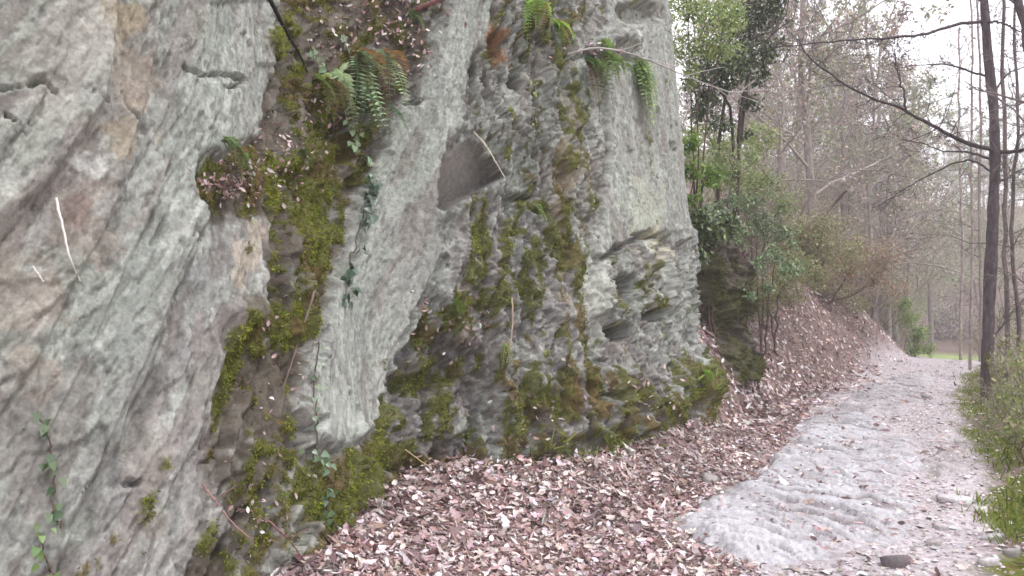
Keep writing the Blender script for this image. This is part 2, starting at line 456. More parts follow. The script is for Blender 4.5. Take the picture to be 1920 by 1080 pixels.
def build_cliff():
    s, ss = 0.0, []
    while s < _bs[-1]:
        ss.append(s)
        bx, by = np.interp(s, _bs, B_ALL[:, 0]), np.interp(s, _bs, B_ALL[:, 1])
        pix = 960 + FPX * bx / max(by, .3)
        vis = (by > 2.3) and (by < 10.6) and pix > -350
        s += 0.00185 * math.hypot(bx, by) if vis else 0.05
    ss = np.array(ss)
    hh = np.concatenate([np.arange(-0.3, 4.75, 0.0105), np.arange(4.78, 6.6, 0.05)])
    bx, by = np.interp(ss, _bs, B_ALL[:, 0]), np.interp(ss, _bs, B_ALL[:, 1])
    ox, oy = np.interp(ss, _bs, OUT_ALL[:, 0]), np.interp(ss, _bs, OUT_ALL[:, 1])
    S, H = np.meshgrid(ss, hh)
    lean = (0.20 - 0.118 * sstep(7.0, 10.2, by))[None] * H + 0.5 * np.clip(H - 5.0, 0, 9) ** 2
    X = bx[None] - ox[None] * lean; Y = by[None] - oy[None] * lean
    PX = 960 + FPX * X / np.maximum(Y, .3); PY = HORIZON - FPX * (H - CAM_H) / np.maximum(Y, .3)
    QX = S * 235.0; QY = -H * 255.0                            # metric chart for all grain and fracture
    # wandering outlines for every bed and slab
    wx = PX + 7 * fbm(QX / 60, QY / 60, 3, 31) + 5 * fbm(QX / 14, QY / 14, 2, 32)
    wy = PY + 9 * fbm(QX / 70, QY / 70, 3, 33) + 6 * fbm(QX / 15, QY / 15, 2, 34)
    tilt = 0.66 - 0.54 * sstep(650, 1120, PX)
    ac = QX + tilt * QY                                        # across the bedding
    al = QY                                                    # along the bedding
    # region: outline, step (m), roughness, base colour, moss, dirt
    G = srgb
    REG = [
        ('rock_face', [(-9000, -4000), (9000, -4000), (9000, 4000), (-9000, 4000)], 0.0, .7, G(136, 135, 131), .05, .1),
        ('rock_slab', [(-600, -400), (215, -400), (205, 60), (195, 190), (130, 290), (40, 400), (-600, 900)], .10, .18, G(160, 158, 152), -.4, 0),
        ('rock_slab', [(215, -400), (290, -400), (300, 0), (275, 190), (235, 330), (175, 470), (60, 680), (-80, 900), (-600, 1300), (-600, 900), (40, 400), (130, 290), (195, 190), (205, 60)], .045, .27, G(145, 140, 134), -.35, .15),
        ('rock_slab', [(290, -400), (560, -400), (525, 60), (505, 130), (490, 250), (400, 290), (380, 400), (345, 540), (230, 830), (100, 1180), (-400, 1300), (-80, 900), (60, 680), (175, 470), (235, 330), (275, 190), (300, 0)], .02, .24, G(144, 146, 140), -.3, 0),
        ('rock_ledge', [(398, 400), (452, 405), (405, 560), (335, 650), (255, 830), (170, 1000), (120, 1000), (225, 830), (290, 680), (350, 520)], -.05, .2, G(134, 133, 131), -.5, 0),
        ('rock_slab', [(452, 405), (520, 395), (520, 500), (440, 600), (435, 740), (395, 880), (345, 1180), (60, 1180), (255, 830), (335, 650), (405, 560)], -.015, .32, G(148, 144, 142), -.12, .1),
        ('mossy_gully', [(560, -400), (850, -400), (830, 40), (790, 130), (720, 240), (660, 400), (625, 560), (585, 640), (575, 780), (575, 850), (470, 1180), (345, 1180), (395, 880), (435, 740), (440, 600), (500, 520), (520, 395), (390, 410), (375, 330), (400, 290), (490, 250), (505, 130), (525, 60)], -.03, .85, G(110, 104, 97), .40, .75),
        ('rock_slab', [(850, -400), (960, -400), (915, 60), (880, 120), (865, 230), (832, 285), (825, 392), (840, 470), (800, 560), (765, 640), (720, 735), (695, 800), (635, 845), (575, 830), (575, 690), (600, 600), (655, 420), (700, 280), (765, 180), (830, 40)], .06, .22, G(146, 148, 142), -.35, 0),
        ('rock_face', [(960, -400), (1150, -400), (1130, 0), (1075, 100), (1060, 200), (1125, 250), (1130, 460), (1085, 500), (1040, 430), (940, 380), (942, 325), (900, 250), (865, 230), (880, 120), (915, 60)], .01, 1.25, G(134, 132, 126), .24, .2),
        ('rock_rib', [(840, 470), (940, 380), (985, 400), (975, 700), (945, 900), (900, 910), (900, 650), (850, 640), (830, 560)], .0, 1.1, G(138, 133, 133), .40, .25),
        ('rock_rib', [(985, 400), (1040, 430), (1085, 500), (1085, 690), (1010, 730), (950, 930), (945, 900), (975, 700)], .02, 1.1, G(137, 132, 131), .44, .2),
        ('rock_hollow', [(765, 640), (830, 545), (850, 640), (900, 650), (905, 900), (800, 890), (690, 870), (695, 800), (720, 735)], -.11, 1.1, G(116, 112, 113), .42, .45),  # base colour darker than the slabs and ribs around it
        ('rock_slab', [(1150, -400), (1330, -400), (1330, 0), (1330, 420), (1240, 445), (1190, 440), (1120, 490), (1100, 470), (1130, 330), (1128, 200), (1130, 0)], .05, .27, G(147, 147, 141), -.25, 0),
        ('broken_rock', [(1120, 490), (1190, 440), (1240, 445), (1330, 400), (1380, 690), (1190, 710), (1085, 690), (1085, 520)], .02, 1.15, G(142, 141, 137), .12, .15),
        ('mossy_foot', [(1010, 730), (1085, 690), (1190, 710), (1400, 690), (1430, 1000), (900, 1050), (950, 900)], .04, 1.3, G(114, 108, 104), .42, .6),
        ('mossy_foot', [(575, 850), (640, 845), (700, 800), (740, 880), (800, 890), (940, 910), (900, 1200), (430, 1200), (470, 1000)], -.02, 1.0, G(112, 105, 95), .62, .45),
    ]
    rid = np.zeros(PX.shape, np.int16)
    for k, r in enumerate(REG):
        rid[in_poly(wx, wy, r[1])] = k
    off = np.array([r[2] for r in REG])[rid]; rough = np.array([r[3] for r in REG])[rid]
    def blur(a, n):
        for ax in (0, 1):
            k = np.ones(n) / n
            p = np.pad(a, [(n // 2, n // 2) if i == ax else (0, 0) for i in (0, 1)], 'edge')
            c = np.cumsum(np.insert(p, 0, 0, axis=ax), axis=ax)
            a = (np.take(c, range(n, c.shape[ax]), ax) - np.take(c, range(0, c.shape[ax] - n), ax)) / n
        return a
    off = blur(off, 5); rough = blur(rough, 15)
    D = off
    # overlapping slate plates: saw-tooth across the bedding, broken along it
    t = ac / 95 + 1.1 * fbm(ac / 240, al / 420, 3, 41)
    fr = t - np.floor(t)
    pl = noise2(np.floor(t) * 7.3, al / 260 + np.floor(t) * 3.1, 42)
    D = D + rough * (.35 + .65 * sstep(.2, .9, rough)) * 0.058 * (fr ** 1.3 - .5) * (0.35 + 1.3 * pl)
    t2 = ac / 27 + 1.4 * fbm(ac / 90, al / 200, 3, 43)
    f2 = t2 - np.floor(t2)
    D = D + rough * 0.016 * (f2 - .5) * (noise2(np.floor(t2) * 5.1, al / 110 + np.floor(t2) * 1.7, 44) * 2)
    for pts, hgt in [([(300, -60), (272, 190), (190, 440), (60, 690), (-90, 930)], .035), ([(205, -60), (195, 180), (120, 300), (0, 450), (-120, 600)], .04), ([(470, 120), (430, 300), (330, 540), (220, 800), (100, 1090)], .03),
                     ([(390, 0), (355, 230), (250, 480), (120, 760), (0, 1010)], .022), ([(760, 190), (700, 400), (650, 640), (630, 800)], .02), ([(845, 250), (800, 420), (735, 620), (680, 780)], .018), ([(520, 480), (430, 700), (330, 930), (270, 1090)], .03), ([(120, -60), (110, 120), (40, 250), (-60, 380)], .025)]:
        xs = np.interp(PY, [p[1] for p in pts], [p[0] for p in pts]) + 5 * fbm(QY / 60, QX / 400, 3, 98)
        q = PX - xs; inn = (PY > pts[0][1]) & (PY < pts[-1][1])
        D = D - .75 * inn * hgt * sstep(-3, 3, q) * (1 - sstep(10, 150, q)) * (.5 + noise2(QY / 90, hgt * 900 + 0 * QY, 99))
    # broken blocks, lumps and pits
    cv, cb = cells(ac / 75 + .5 * fbm(QX / 60, QY / 60, 2, 45), al / 120 + .4 * fbm(QX / 50, QY / 50, 2, 46), 47)
    D = D + rough * 0.05 * (cv - .5) * sstep(.55, 1.0, rough) - rough * .02 * (1 - sstep(0, .10, cb)) * sstep(.6, 1.1, rough)
    cv2, cb2 = cells(ac / 26 + .4 * fbm(QX / 20, QY / 20, 2, 48), al / 38, 49)
    D = D + rough * 0.020 * (cv2 - .5) * sstep(.5, 1.2, rough)
    jx = ac + 9 * fbm(QX / 30, QY / 30, 2, 86); jy = al + 9 * fbm(QX / 30, QY / 30, 2, 87)
    D = D + rough * 0.03 * rough * fbm(QX / 150, QY / 170, 3, 50)
    D = D + rough * (.042 * facets(jx / 62, jy / 120, 88) + .024 * facets(jx / 24, jy / 46, 89) + .011 * facets(jx / 10, jy / 17, 90)) + .0025 * facets(jx / 7, jy / 11, 91)
    spall = sstep(.34, .37, fbm(ac / 55, al / 130, 4, 53)); D = D - .012 * spall * (.35 + .65 * rough)
    pits = sstep(.55, .75, fbm(ac / 8, al / 13, 2, 54)); D = D - .011 * pits * (.4 + .6 * rough)
    # standing ribs and runnels of the middle face
    ribm = sstep(850, 900, PX) * (1 - sstep(1075, 1110, PX)) * sstep(370, 440, PY)
    rb = np.abs(fbm((QX + .1 * QY) / 42, QY / 330, 3, 55))
    rb2 = np.abs(fbm((QX + .12 * QY) / 17, QY / 210, 2, 93))
    D = D + ribm * (0.10 * (0.45 - rb) + .035 * (.4 - rb2))
    # the open cracks
    for pts, w, dep in [([(-40, 190), (40, 182), (66, 168), (92, 188)], 6, .05), ([(0, 236), (22, 248), (42, 274)], 4, .05), ([(345, 122), (375, 135), (425, 142), (455, 146)], 6, .05),
                        ([(420, 165), (440, 160), (460, 150)], 4, .04), ([(505, -5), (528, 40), (545, 72), (580, 120)], 7, .08), ([(225, 170), (230, 205), (250, 225)], 4, .03), ([(600, 620), (575, 700), (572, 830)], 7, .05),
                        ([(590, 790), (520, 880), (470, 960), (400, 1080)], 9, .09), ([(830, 480), (770, 600), (725, 720), (690, 800)], 8, .07), ([(1110, 500), (1180, 450), (1240, 440)], 10, .10),
                        ([(1130, 180), (1128, 300), (1118, 420)], 7, .06), ([(1195, 720), (1185, 770), (1170, 820)], 13, .12), ([(690, 405), (655, 480), (640, 560)], 8, .04),
                        ([(985, 400), (980, 560), (970, 700)], 7, .05), ([(910, 650), (905, 760), (900, 880)], 8, .06), ([(1060, 110), (1120, 100), (1200, 120)], 9, .06)]:
        dd = line_dist(wx * .35 + PX * .65, wy * .35 + PY * .65, pts)
        D = D - dep * (1 - sstep(.2 * w, w, dd + 2.5 * fbm(QX / 13, QY / 13, 2, 56)))
    # hollows
    HOL = [(922, 86, 20, 26, .13), (968, 152, 16, 36, .24), (975, 108, 12, 12, .1), (1157, 622, 28, 18, .42), (1232, 592, 28, 15, .36), (1172, 536, 18, 20, .24), (968, 372, 36, 7, .12), (1012, 398, 20, 8, .1),
           (640, 255, 24, 48, .22), (1192, 25, 45, 26, .16), (1243, 455, 14, 16, .12), (1205, 440, 18, 9, .1), (795, 715, 40, 28, .1), (850, 690, 40, 22, .12), (1320, 625, 26, 26, .3), (1252, 275, 8, 14, .06), (770, 195, 18, 9, .10), (690, 250, 20, 40, .07), (560, 330, 40, 25, .08), (1060, 470, 14, 30, .08), (250, 905, 20, 9, .05), (1130, 745, 25, 14, .1)]
    for x, y, rx, ry, dep in HOL:
        q = np.hypot((wx * .5 + PX * .5 - x) / rx, (wy * .5 + PY * .5 - y) / ry)
        D = D - dep * (1 - sstep(.55, 1.1, q))
    # jutting knobs and steps
    for x, y, rx, ry, up in [(1225, 560, 45, 26, .07), (1150, 590, 45, 25, .08), (1200, 500, 35, 30, .05), (1120, 560, 30, 55, .07), (830, 600, 30, 45, .08), (1150, 75, 60, 22, .10), (950, 220, 70, 60, .05), (1040, 130, 40, 50, .05),
                             (860, 780, 50, 60, .08), (740, 800, 40, 50, .10), (1100, 780, 60, 50, .10), (1300, 720, 50, 45, .12), (1030, 820, 50, 50, .08), (620, 120, 70, 40, .06), (560, 480, 50, 80, .06), (480, 590, 55, 40, .05)]:
        q = np.hypot((wx - x) / rx, (wy - y) / ry)
        D = D + up * (1 - sstep(.2, 1.15, q)) * (1 + .3 * fbm(QX / 25, QY / 25, 2, 57))
    # the wedge under an overhang: a flat facet that falls inwards down to a sharp lower lip
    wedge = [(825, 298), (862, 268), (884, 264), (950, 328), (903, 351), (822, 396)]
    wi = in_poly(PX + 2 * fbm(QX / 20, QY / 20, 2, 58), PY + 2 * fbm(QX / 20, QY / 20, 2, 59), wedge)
    lip = 394 - (PX - 824) * 0.555
    rim = np.hypot((PX - 880) / 75, (PY - 262) / 40)
    D = D + .035 * (1 - sstep(.2, 1.1, rim))
    D = D + .05 * (1 - sstep(0, 30, np.abs(PY - lip - 14))) * (PX > 815) * (PX < 950)
    flat = .06 - .33 * np.clip((PY - (lip - 118)) / 118, 0, 1) + .002 * fbm(QX / 60, QY / 60, 2, 60)
    wm = blur(wi.astype(float), 3)
    D = D * (1 - wm) + flat * wm
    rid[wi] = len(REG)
    fadeh = sstep(4.6, 5.6, H)
    D = D * (1 - fadeh) + fadeh * .1 * fbm(S * 2, H * 2, 3, 61)
    X = X + ox[None] * D; Y = Y + oy[None] * D; Z = H + .25 * D
    # ---- stone colours (the stone's own: lichen, iron stain, soil)
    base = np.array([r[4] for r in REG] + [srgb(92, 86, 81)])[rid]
    base = np.stack([blur(base[..., k], 7) for k in range(3)], -1)
    moss = blur(np.array([r[5] for r in REG] + [-.6])[rid], 9); dirt = blur(np.array([r[6] for r in REG] + [.1])[rid], 9)
    tk = .58 + .42 * sstep(.3, 1.0, rough)
    tone = 1 + tk * (.16 * fbm(ac / 60, al / 260, 4, 62) + .17 * fbm(ac / 13, al / 40, 4, 63) + .11 * fbm(QX / 5, QY / 6, 2, 64))
    col = base * tone[..., None]
    def blend(m, c):
        m = np.clip(m, 0, 1)[..., None]
        col[...] = col * (1 - m) + np.array(c) * tone[..., None] * m
    blend(sstep(.25, .6, fbm(ac / 40 + 9, al / 70, 4, 65)) * .55 * (1 - spall), srgb(172, 173, 167))        # pale lichen
    blend(sstep(.1, .6, fbm(ac / 60 + 4, al / 160, 4, 66)) * .45, srgb(138, 131, 128))                     # pink slate
    blend(sstep(.2, .6, fbm(ac / 70, al / 60, 4, 67)) * .4, srgb(146, 152, 140))                            # green slate
    blend(sstep(.42, .5, fbm(ac / 9 + 3, al / 19, 3, 68)) * .4, srgb(184, 184, 178))                        # flaked pale spots
    blend(sstep(.5, .62, fbm(ac / 7 + 8, al / 16, 3, 69)) * .45, srgb(98, 95, 92))
    blend(spall * .5, srgb(124, 112, 108))
    chip = sstep(.5, .62, fbm(QX / 6.5 + .3 * ac / 10, QY / 8, 2, 83))
    blend(chip * .38 * tk, srgb(92, 89, 86))
    blend(sstep(.52, .62, fbm(QX / 7, QY / 9, 2, 84)) * .35 * tk, srgb(184, 184, 178))
    blend(pits * .5, srgb(96, 92, 88))
    def spot(x, y, rx, ry, n=0.75, sd=70):
        q = np.hypot((PX - x) / rx, (PY - y) / ry) + n * fbm(QX / 30, QY / 30, 4, sd)
        return 1 - sstep(.68, .98, q)
    for x, y, rx, ry, c, k in [(235, 250, 60, 55, (158, 143, 120), .5), (225, 30, 40, 40, (164, 146, 118), .5), (150, 420, 70, 90, (138, 126, 117), .5), (250, 160, 40, 70, (156, 140, 126), .5), (60, 600, 90, 120, (148, 136, 126), .5),
                               (150, 400, 30, 40, (120, 98, 92), .6), (40, 700, 70, 80, (144, 130, 120), .4), (922, 80, 26, 30, (138, 98, 66), .8), (155, 305, 45, 24, (186, 183, 180), .8), (860, 600, 40, 50, (120, 84, 58), .4), (1050, 440, 16, 160, (130, 106, 72), .4), (1075, 280, 22, 120, (128, 108, 74), .3),
                               (300, 880, 60, 120, (152, 140, 132), .4), (480, 470, 30, 60, (176, 158, 142), .5), (1200, 400, 40, 60, (166, 168, 152), .6), (1230, 480, 20, 40, (196, 186, 168), .7), (1110, 560, 30, 80, (186, 184, 176), .7), (620, 760, 40, 70, (182, 184, 178), .5), (100, 120, 90, 120, (172, 168, 160), .4)]:
        blend(spot(x, y, rx, ry) * k, srgb(*c))
    blend(sstep(.55, 1.0, dirt * 1.3 + .5 * fbm(QX / 45, QY / 45, 4, 71)) * .85, srgb(84, 74, 63))
    col = col * np.array([.90, .935, .905])                     # cool greenish slate overall
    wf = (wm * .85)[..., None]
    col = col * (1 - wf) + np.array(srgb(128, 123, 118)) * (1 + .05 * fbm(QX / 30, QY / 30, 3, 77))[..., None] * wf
    # ---- moss cover
    mo = moss + .5 * fbm(ac / 30, al / 110, 4, 72) + .28 * fbm(QX / 13, QY / 17, 3, 73)
    stre = fbm((QX + .12 * QY) / 17, QY / 190, 3, 76)
    mo = mo + sstep(860, 900, PX) * (1 - sstep(1300, 1340, PX)) * (.42 * stre - .10)
    low = in_poly(PX, PY, [(400, 620), (600, 600), (620, 900), (520, 1200), (300, 1200)])
    mo = mo - .22 * blur(low.astype(float), 31)
    for x, y, rx, ry, k in [(580, 440, 48, 75, .55), (500, 620, 85, 60, .5), (560, 560, 40, 60, .3), (470, 700, 45, 80, .45), (460, 830, 40, 60, .2), (515, 75, 30, 32, .7), (492, 165, 14, 26, .6), (590, 170, 60, 60, .3), (560, 340, 70, 50, .45), (935, 480, 22, 110, .5), (925, 560, 18, 60, .3), (855, 585, 26, 34, .7), (1050, 330, 30, 90, .3), (1040, 460, 30, 80, .2),
                            (790, 705, 34, 26, .6), (850, 700, 36, 24, .55), (720, 800, 34, 70, .75), (650, 900, 70, 60, .7), (600, 980, 60, 80, .6), (760, 850, 50, 40, .5), (960, 850, 60, 40, .55), (1010, 760, 60, 60, .45), (1100, 720, 60, 60, .45), (1300, 710, 46, 40, .9), (1240, 770, 40, 30, .7), (1160, 820, 50, 30, .55), (1080, 620, 20, 60, .4), (1230, 575, 26, 14, .5), (1090, 200, 30, 50, .35), (1010, 395, 25, 25, .7), (870, 890, 60, 30, .5), (1200, 30, 14, 14, .7), (700, 690, 20, 40, .35), (1300, 560, 14, 60, .3), (1330, 790, 40, 40, .6), (1010, 40, 40, 40, .4), (620, 40, 60, 40, .2), (380, 1000, 60, 60, .25)]:
        q = np.hypot((wx - x) / rx, (wy - y) / ry)
        mo = mo + k * (1 - sstep(.3, 1.25, q))
    mo = mo - .45 * sstep(.2, .45, fbm(QX / 26, QY / 36, 3, 85))
    mossm = sstep(.36, .52, mo) * (H < 4.8)
    brownish = sstep(.0, .7, fbm(QX / 50, QY / 60, 3, 74))
    mcol = np.array(srgb(84, 86, 34))[None, None] * (1 - brownish[..., None]) + np.array(srgb(96, 80, 44))[None, None] * brownish[..., None]
    mm = (mossm * .85)[..., None]
    col = col * (1 - mm) + mcol * tone[..., None] * mm
    cush = .5 + .5 * fbm(QX / 16, QY / 18, 3, 75)
    D2 = blur(mossm, 3) * (.012 + .035 * np.clip(cush, 0, 1.2))
    X = X + ox[None] * D2; Y = Y + oy[None] * D2
    P = np.stack([X, Y, Z], -1)
    ny, nx = PX.shape
    i = np.arange(ny - 1)[:, None] * nx + np.arange(nx - 1)[None]
    F = np.stack([i, i + 1, i + nx + 1, i + nx], -1).reshape(-1, 4)
    fr_ = rid[:-1, :-1].ravel()
    V = P.reshape(-1, 3); C = np.clip(col.reshape(-1, 3), .012, .8)
    # smooth normals over the whole face so that the beds meet without seams
    du = np.gradient(P, axis=1); dv = np.gradient(P, axis=0)
    N = np.cross(du, dv); N /= np.linalg.norm(N, axis=-1)[..., None] + 1e-12
    root = empty('rock_cliff', (float(bx.mean()), float(by.mean()), 0.0), 'tall grey slate cliff with tilted beds and mossy gullies above the path', 'cliff', None, 'structure')
    bpy.context.view_layer.update()
    names = [r[0] for r in REG] + ['rock_overhang']
    labels = {1: 'pale cream upper bed of the cliff', 2: 'brown and ochre stained bed', 3: 'grey green speckled bed', 4: 'narrow smooth grey ledge face', 6: 'dark earthy gully full of moss and dead leaves', 7: 'smooth pale slab dipping between two mossy gullies',
              8: 'knobbly rock with rusty hollows', 11: 'dark hollow beneath the pale slab', 12: 'smooth pale upper slab at the corner of the cliff', 13: 'jagged broken rock with deep holes', 14: 'moss covered rock foot above the leaf bank', 15: 'olive moss covered foot of the gully', 16: 'wedge shaped overhang with a flat dark facet beneath'}
    o3 = np.array(root.location)
    for k in range(len(names)):
        sel = F[fr_ == k]
        if not len(sel): continue
        u, inv = np.unique(sel, return_inverse=True)
        me = make_mesh(names[k], V[u] - o3, inv.reshape(-1, 4), M_ROCK, C[u], smooth=False)
        ob = put(names[k], me, root)
        if k in labels: ob['label'] = labels[k]
    return dict(P=P, N=N, D=D, moss=mossm, H=H, S=S, col=col, PX=PX, PY=PY, rid=rid, brown=brownish)

CL = build_cliff()
_cp = CL['P'].reshape(-1, 3)[:, :]
_cpx = 960 + FPX * _cp[:, 0] / np.maximum(_cp[:, 1], .3)
_cpy = HORIZON - FPX * (_cp[:, 2] - CAM_H) / np.maximum(_cp[:, 1], .3)
_cn = CL['N'].reshape(-1, 3)

_vis = np.nonzero((_cp[:, 1] > 1.5) & (_cpx > -200) & (_cpx < 1500) & (_cpy > -200) & (_cpy < 1300))[0]
_bin = ((_cpx[_vis] + 208) // 16).astype(np.int64) * 1000 + ((_cpy[_vis] + 208) // 16).astype(np.int64)
_o = np.argsort(_bin, kind='stable'); _vis = _vis[_o]; _bin = _bin[_o]

def cliff_at(px, py, lift=0.0):
    """visible point and normal of the rock on the sight line of a photo pixel"""
    for reach in (1, 3, 8):
        bx, by = int((px + 208) // 16), int((py + 208) // 16)
        idx = np.concatenate([_vis[np.searchsorted(_bin, k * 1000 + by - reach):np.searchsorted(_bin, k * 1000 + by + reach + 1)] for k in range(bx - reach, bx + reach + 1)])
        d = np.hypot(_cpx[idx] - px, _cpy[idx] - py)
        near = idx[d < 7]
        if len(near) == 0 and len(idx): near = idx[[np.argmin(d)]]
        if len(near): break
    if len(near) == 0: near = np.array([np.argmin(np.hypot(_cpx - px, _cpy - py) + 1e6 * (_cp[:, 1] < 1.5))])
    k = near[np.argmin(_cp[near, 1])]
    n = _cn[k]
    return _cp[k] + n * lift, n

# ---- moss: short shoots growing out of the cushions
def build_moss():
    m = CL['moss']; P = CL['P']; N = CL['N']
    d = np.linalg.norm(P, axis=-1)
    vis = (P[..., 1] > 2.2) & (_cpx.reshape(m.shape) > -600) & (CL['H'] < 4.8)
    w = (m * vis).ravel()
    # cell area so that density is even over the rock
    ds = np.gradient(CL['S'], axis=1) * np.gradient(CL['H'], axis=0)
    w = w * ds.ravel()
    px = _cpx
    for name, lo, hi, n, lab in [('moss', -400, 690, 62000, 'bright and olive moss filling the gully between the cliff beds'), ('moss', 690, 1000, 45000, 'moss streaks and cushions on the ribs beneath the dark wedge'), ('moss', 1000, 1500, 45000, 'moss on the broken rock foot at the corner of the cliff')]:
        ww = w * ((px >= lo) & (px < hi)); ww /= ww.sum()
        k = RNG.choice(len(ww), n, p=ww)
        p = _cp[k] + RNG.normal(0, .004, (n, 3)); nn = _cn[k]
        dirv = nn * 1.0 + np.array([0, 0, -.45]) + unit_rand(n) * .75
        size = RNG.uniform(.010, .026, n) * (0.7 + .05 * np.linalg.norm(p, axis=1))
        br = CL['brown'].ravel()[k]
        c = jitter(n, srgb(124, 130, 50), .32, .08) * (1 - br[:, None]) + jitter(n, srgb(108, 104, 54), .32, .08) * br[:, None]
        lum = (.5 + .55 * noise2(px[k] / 20, _cpy[k] / 22, 81) + .4 * noise2(px[k] / 70, _cpy[k] / 60, 82))[:, None]
        V, F, C = scatter(p, dirv, unit_rand(n), size, c * lum, DIA, DIA_F, width=.55)
        tag(put(name, make_mesh(name, V, F, M_MOSS, C)), lab, 'moss', None, 'stuff')
build_moss()

# ------------------------------------------------------------------ bedrock worn through the path
def ground_poly(px_poly):
    return [tuple(ground_at(x, y)[:2]) for x, y in px_poly]

def bedrock(px_poly, rise, label, seed, step=0.016, tint=(170, 168, 171)):
    poly = ground_poly(px_poly)
    a = np.array(poly); lo, hi = a.min(0) - .1, a.max(0) + .1
    gx, gy = np.meshgrid(np.arange(lo[0], hi[0], step), np.arange(lo[1], hi[1], step))
    wx = gx + .05 * fbm(gx * 6, gy * 6, 3, seed); wy = gy + .05 * fbm(gx * 6, gy * 6, 3, seed + 1)
    ins = in_poly(wx, wy, poly)
    d = line_dist(wx, wy, poly + poly[:1]) * np.where(ins, 1, -1)
    d = d + .10 * fbm(gx * 2.5, gy * 2.5, 5, seed + 11)
    up = rise * sstep(-.02, .14, d) - .04 * (1 - sstep(-.05, 0.01, d))
    # wavy worn laminae running across the path
    u = gx * .35 + gy * .94 + .12 * fbm(gx * 1.6, gy * 1.6, 3, seed + 2); t = u / .24 + .9 * fbm(gx * 1.8, gy * 1.8, 3, seed + 3)
    f = t - np.floor(t)
    lam = .034 * (1 - f - .5)
    t2 = u / .045 + fbm(gx * 4, gy * 4, 2, seed + 4); f2 = t2 - np.floor(t2)
    z = land(gx, gy, False) + up + sstep(0, .15, d) * (lam + .016 * (f2 - .5) + .045 * fbm(gx * 1.3, gy * 1.3, 3, seed + 5) + .022 * fbm(gx * 4.5, gy * 4.5, 3, seed + 13) + .008 * fbm(gx * 14, gy * 14, 3, seed + 6))
    tone = 1 + .12 * fbm(gx * 3, gy * 3, 4, seed + 7) + .38 * (f2 - .5) + .08 * fbm(gx * 18, gy * 18, 2, seed + 8)
    col = np.array(srgb(*tint))[None, None] * tone[..., None]
    m = sstep(.0, .5, fbm(gx * 2.2, gy * 2.2, 4, seed + 9))[..., None] * .3
    col = col * (1 - m) + np.array(srgb(140, 131, 131)) * m
    gv = (sstep(.80, .93, f) * .8 * sstep(-.4, .3, fbm(gx * 3, gy * 3, 3, seed + 12)))[..., None]      # grit caught along the steps
    col = col * (1 - gv) + np.array(srgb(112, 102, 102)) * gv
    ny, nx = gx.shape
    i = np.arange(ny - 1)[:, None] * nx + np.arange(nx - 1)[None]
    F = np.stack([i, i + 1, i + nx + 1, i + nx], -1)[(d[:-1, :-1] > -.07)].reshape(-1, 4)
    k, inv = np.unique(F, return_inverse=True)
    V = np.stack([gx, gy, z], -1).reshape(-1, 3)[k]
    o0 = V.mean(0); o0[2] = V[:, 2].min()
    o = put('bedrock_outcrop', make_mesh('bedrock_outcrop', V - o0, inv.reshape(-1, 4), M_SLAB, np.clip(col.reshape(-1, 3)[k], .02, .8), True), None, o0)
    tag(o, label, 'bedrock', 'bedrock showing through the path')
    return poly, rise

SLABS = [bedrock([(1262, 990), (1330, 935), (1420, 903), (1530, 888), (1640, 878), (1690, 892), (1706, 935), (1692, 1030), (1620, 1020), (1560, 1052), (1450, 1060), (1340, 1040)], .045, 'largest pale grey worn bedrock slab, in front on the path with a sharp side', 201),
         bedrock([(1425, 902), (1462, 850), (1492, 800), (1560, 768), (1640, 785), (1705, 830), (1740, 880), (1700, 888), (1560, 885)], .035, 'middle pale bedrock slab on the path, bordered by dead leaves', 231, .02),
         bedrock([(1560, 762), (1620, 728), (1690, 705), (1745, 705), (1740, 740), (1690, 775), (1620, 780)], .04, 'farthest bleached bedrock patch where the path bends away', 251, .03, (166, 162, 163)),
         bedrock([(1715, 880), (1750, 850), (1790, 850), (1800, 880), (1770, 900)], .03, 'small grey bedrock knob showing through the grit beside the big slab', 271, .02, (164, 158, 158))]

# ------------------------------------------------------------------ loose stones
def rock_shape(seed, sx, sy, sz):
    """a broken slaty block: angular outline, uneven top, chipped shoulders"""
    r = np.random.default_rng(seed); n = int(r.integers(6, 9))
    a = np.sort((np.arange(n) + r.uniform(-.32, .32, n)) * 2 * np.pi / n)
    rad = r.uniform(.72, 1.1, n); o = np.stack([np.cos(a) * rad, np.sin(a) * rad], 1)
    tilt = r.uniform(-.22, .22, 2); V = []
    for h, k, jit in ((-.5, .92, .05), (.05, 1.0, .05), (.36, .95, .05), (.5, r.uniform(.68, .84), .07)):
        q = o * k + r.normal(0, jit, o.shape)
        z = h + (q @ tilt if h > .2 else 0) + r.normal(0, .03, n)
        V.append(np.stack([q[:, 0], q[:, 1], np.broadcast_to(z, n)], 1))
    V = np.vstack(V + [np.array([[0, 0, .52]])]) * np.array([sx, sy, sz * 2]) / 2
    i = np.arange(3)[:, None] * n; j = np.arange(n)[None]; k = (j + 1) % n
    F = np.stack([i + j, i + k, i + n + k, i + n + j], -1).reshape(-1, 4)
    T = np.stack([3 * n + np.arange(n), 3 * n + (np.arange(n) + 1) % n, np.full(n, 4 * n)], 1)
    return V, [F, T]

def stone(px, py, sx, sy, sz, rot, col, label, seed, sink=.35):
    g = ground_at(px, py)
    V, F = rock_shape(seed, sx, sy, sz)
    c = jitter(len(V), srgb(*col), .07, .02, np.random.default_rng(seed))
    o = put('stone', make_mesh('stone', V, F, M_STONE, c), None, (g[0], g[1], land(g[0], g[1]) + sz * (.5 - sink)))
    o.rotation_euler = (random.Random(seed).uniform(-.08, .08), random.Random(seed + 1).uniform(-.08, .08), rot)
    tag(o, label, 'stone', 'loose stones on the path')

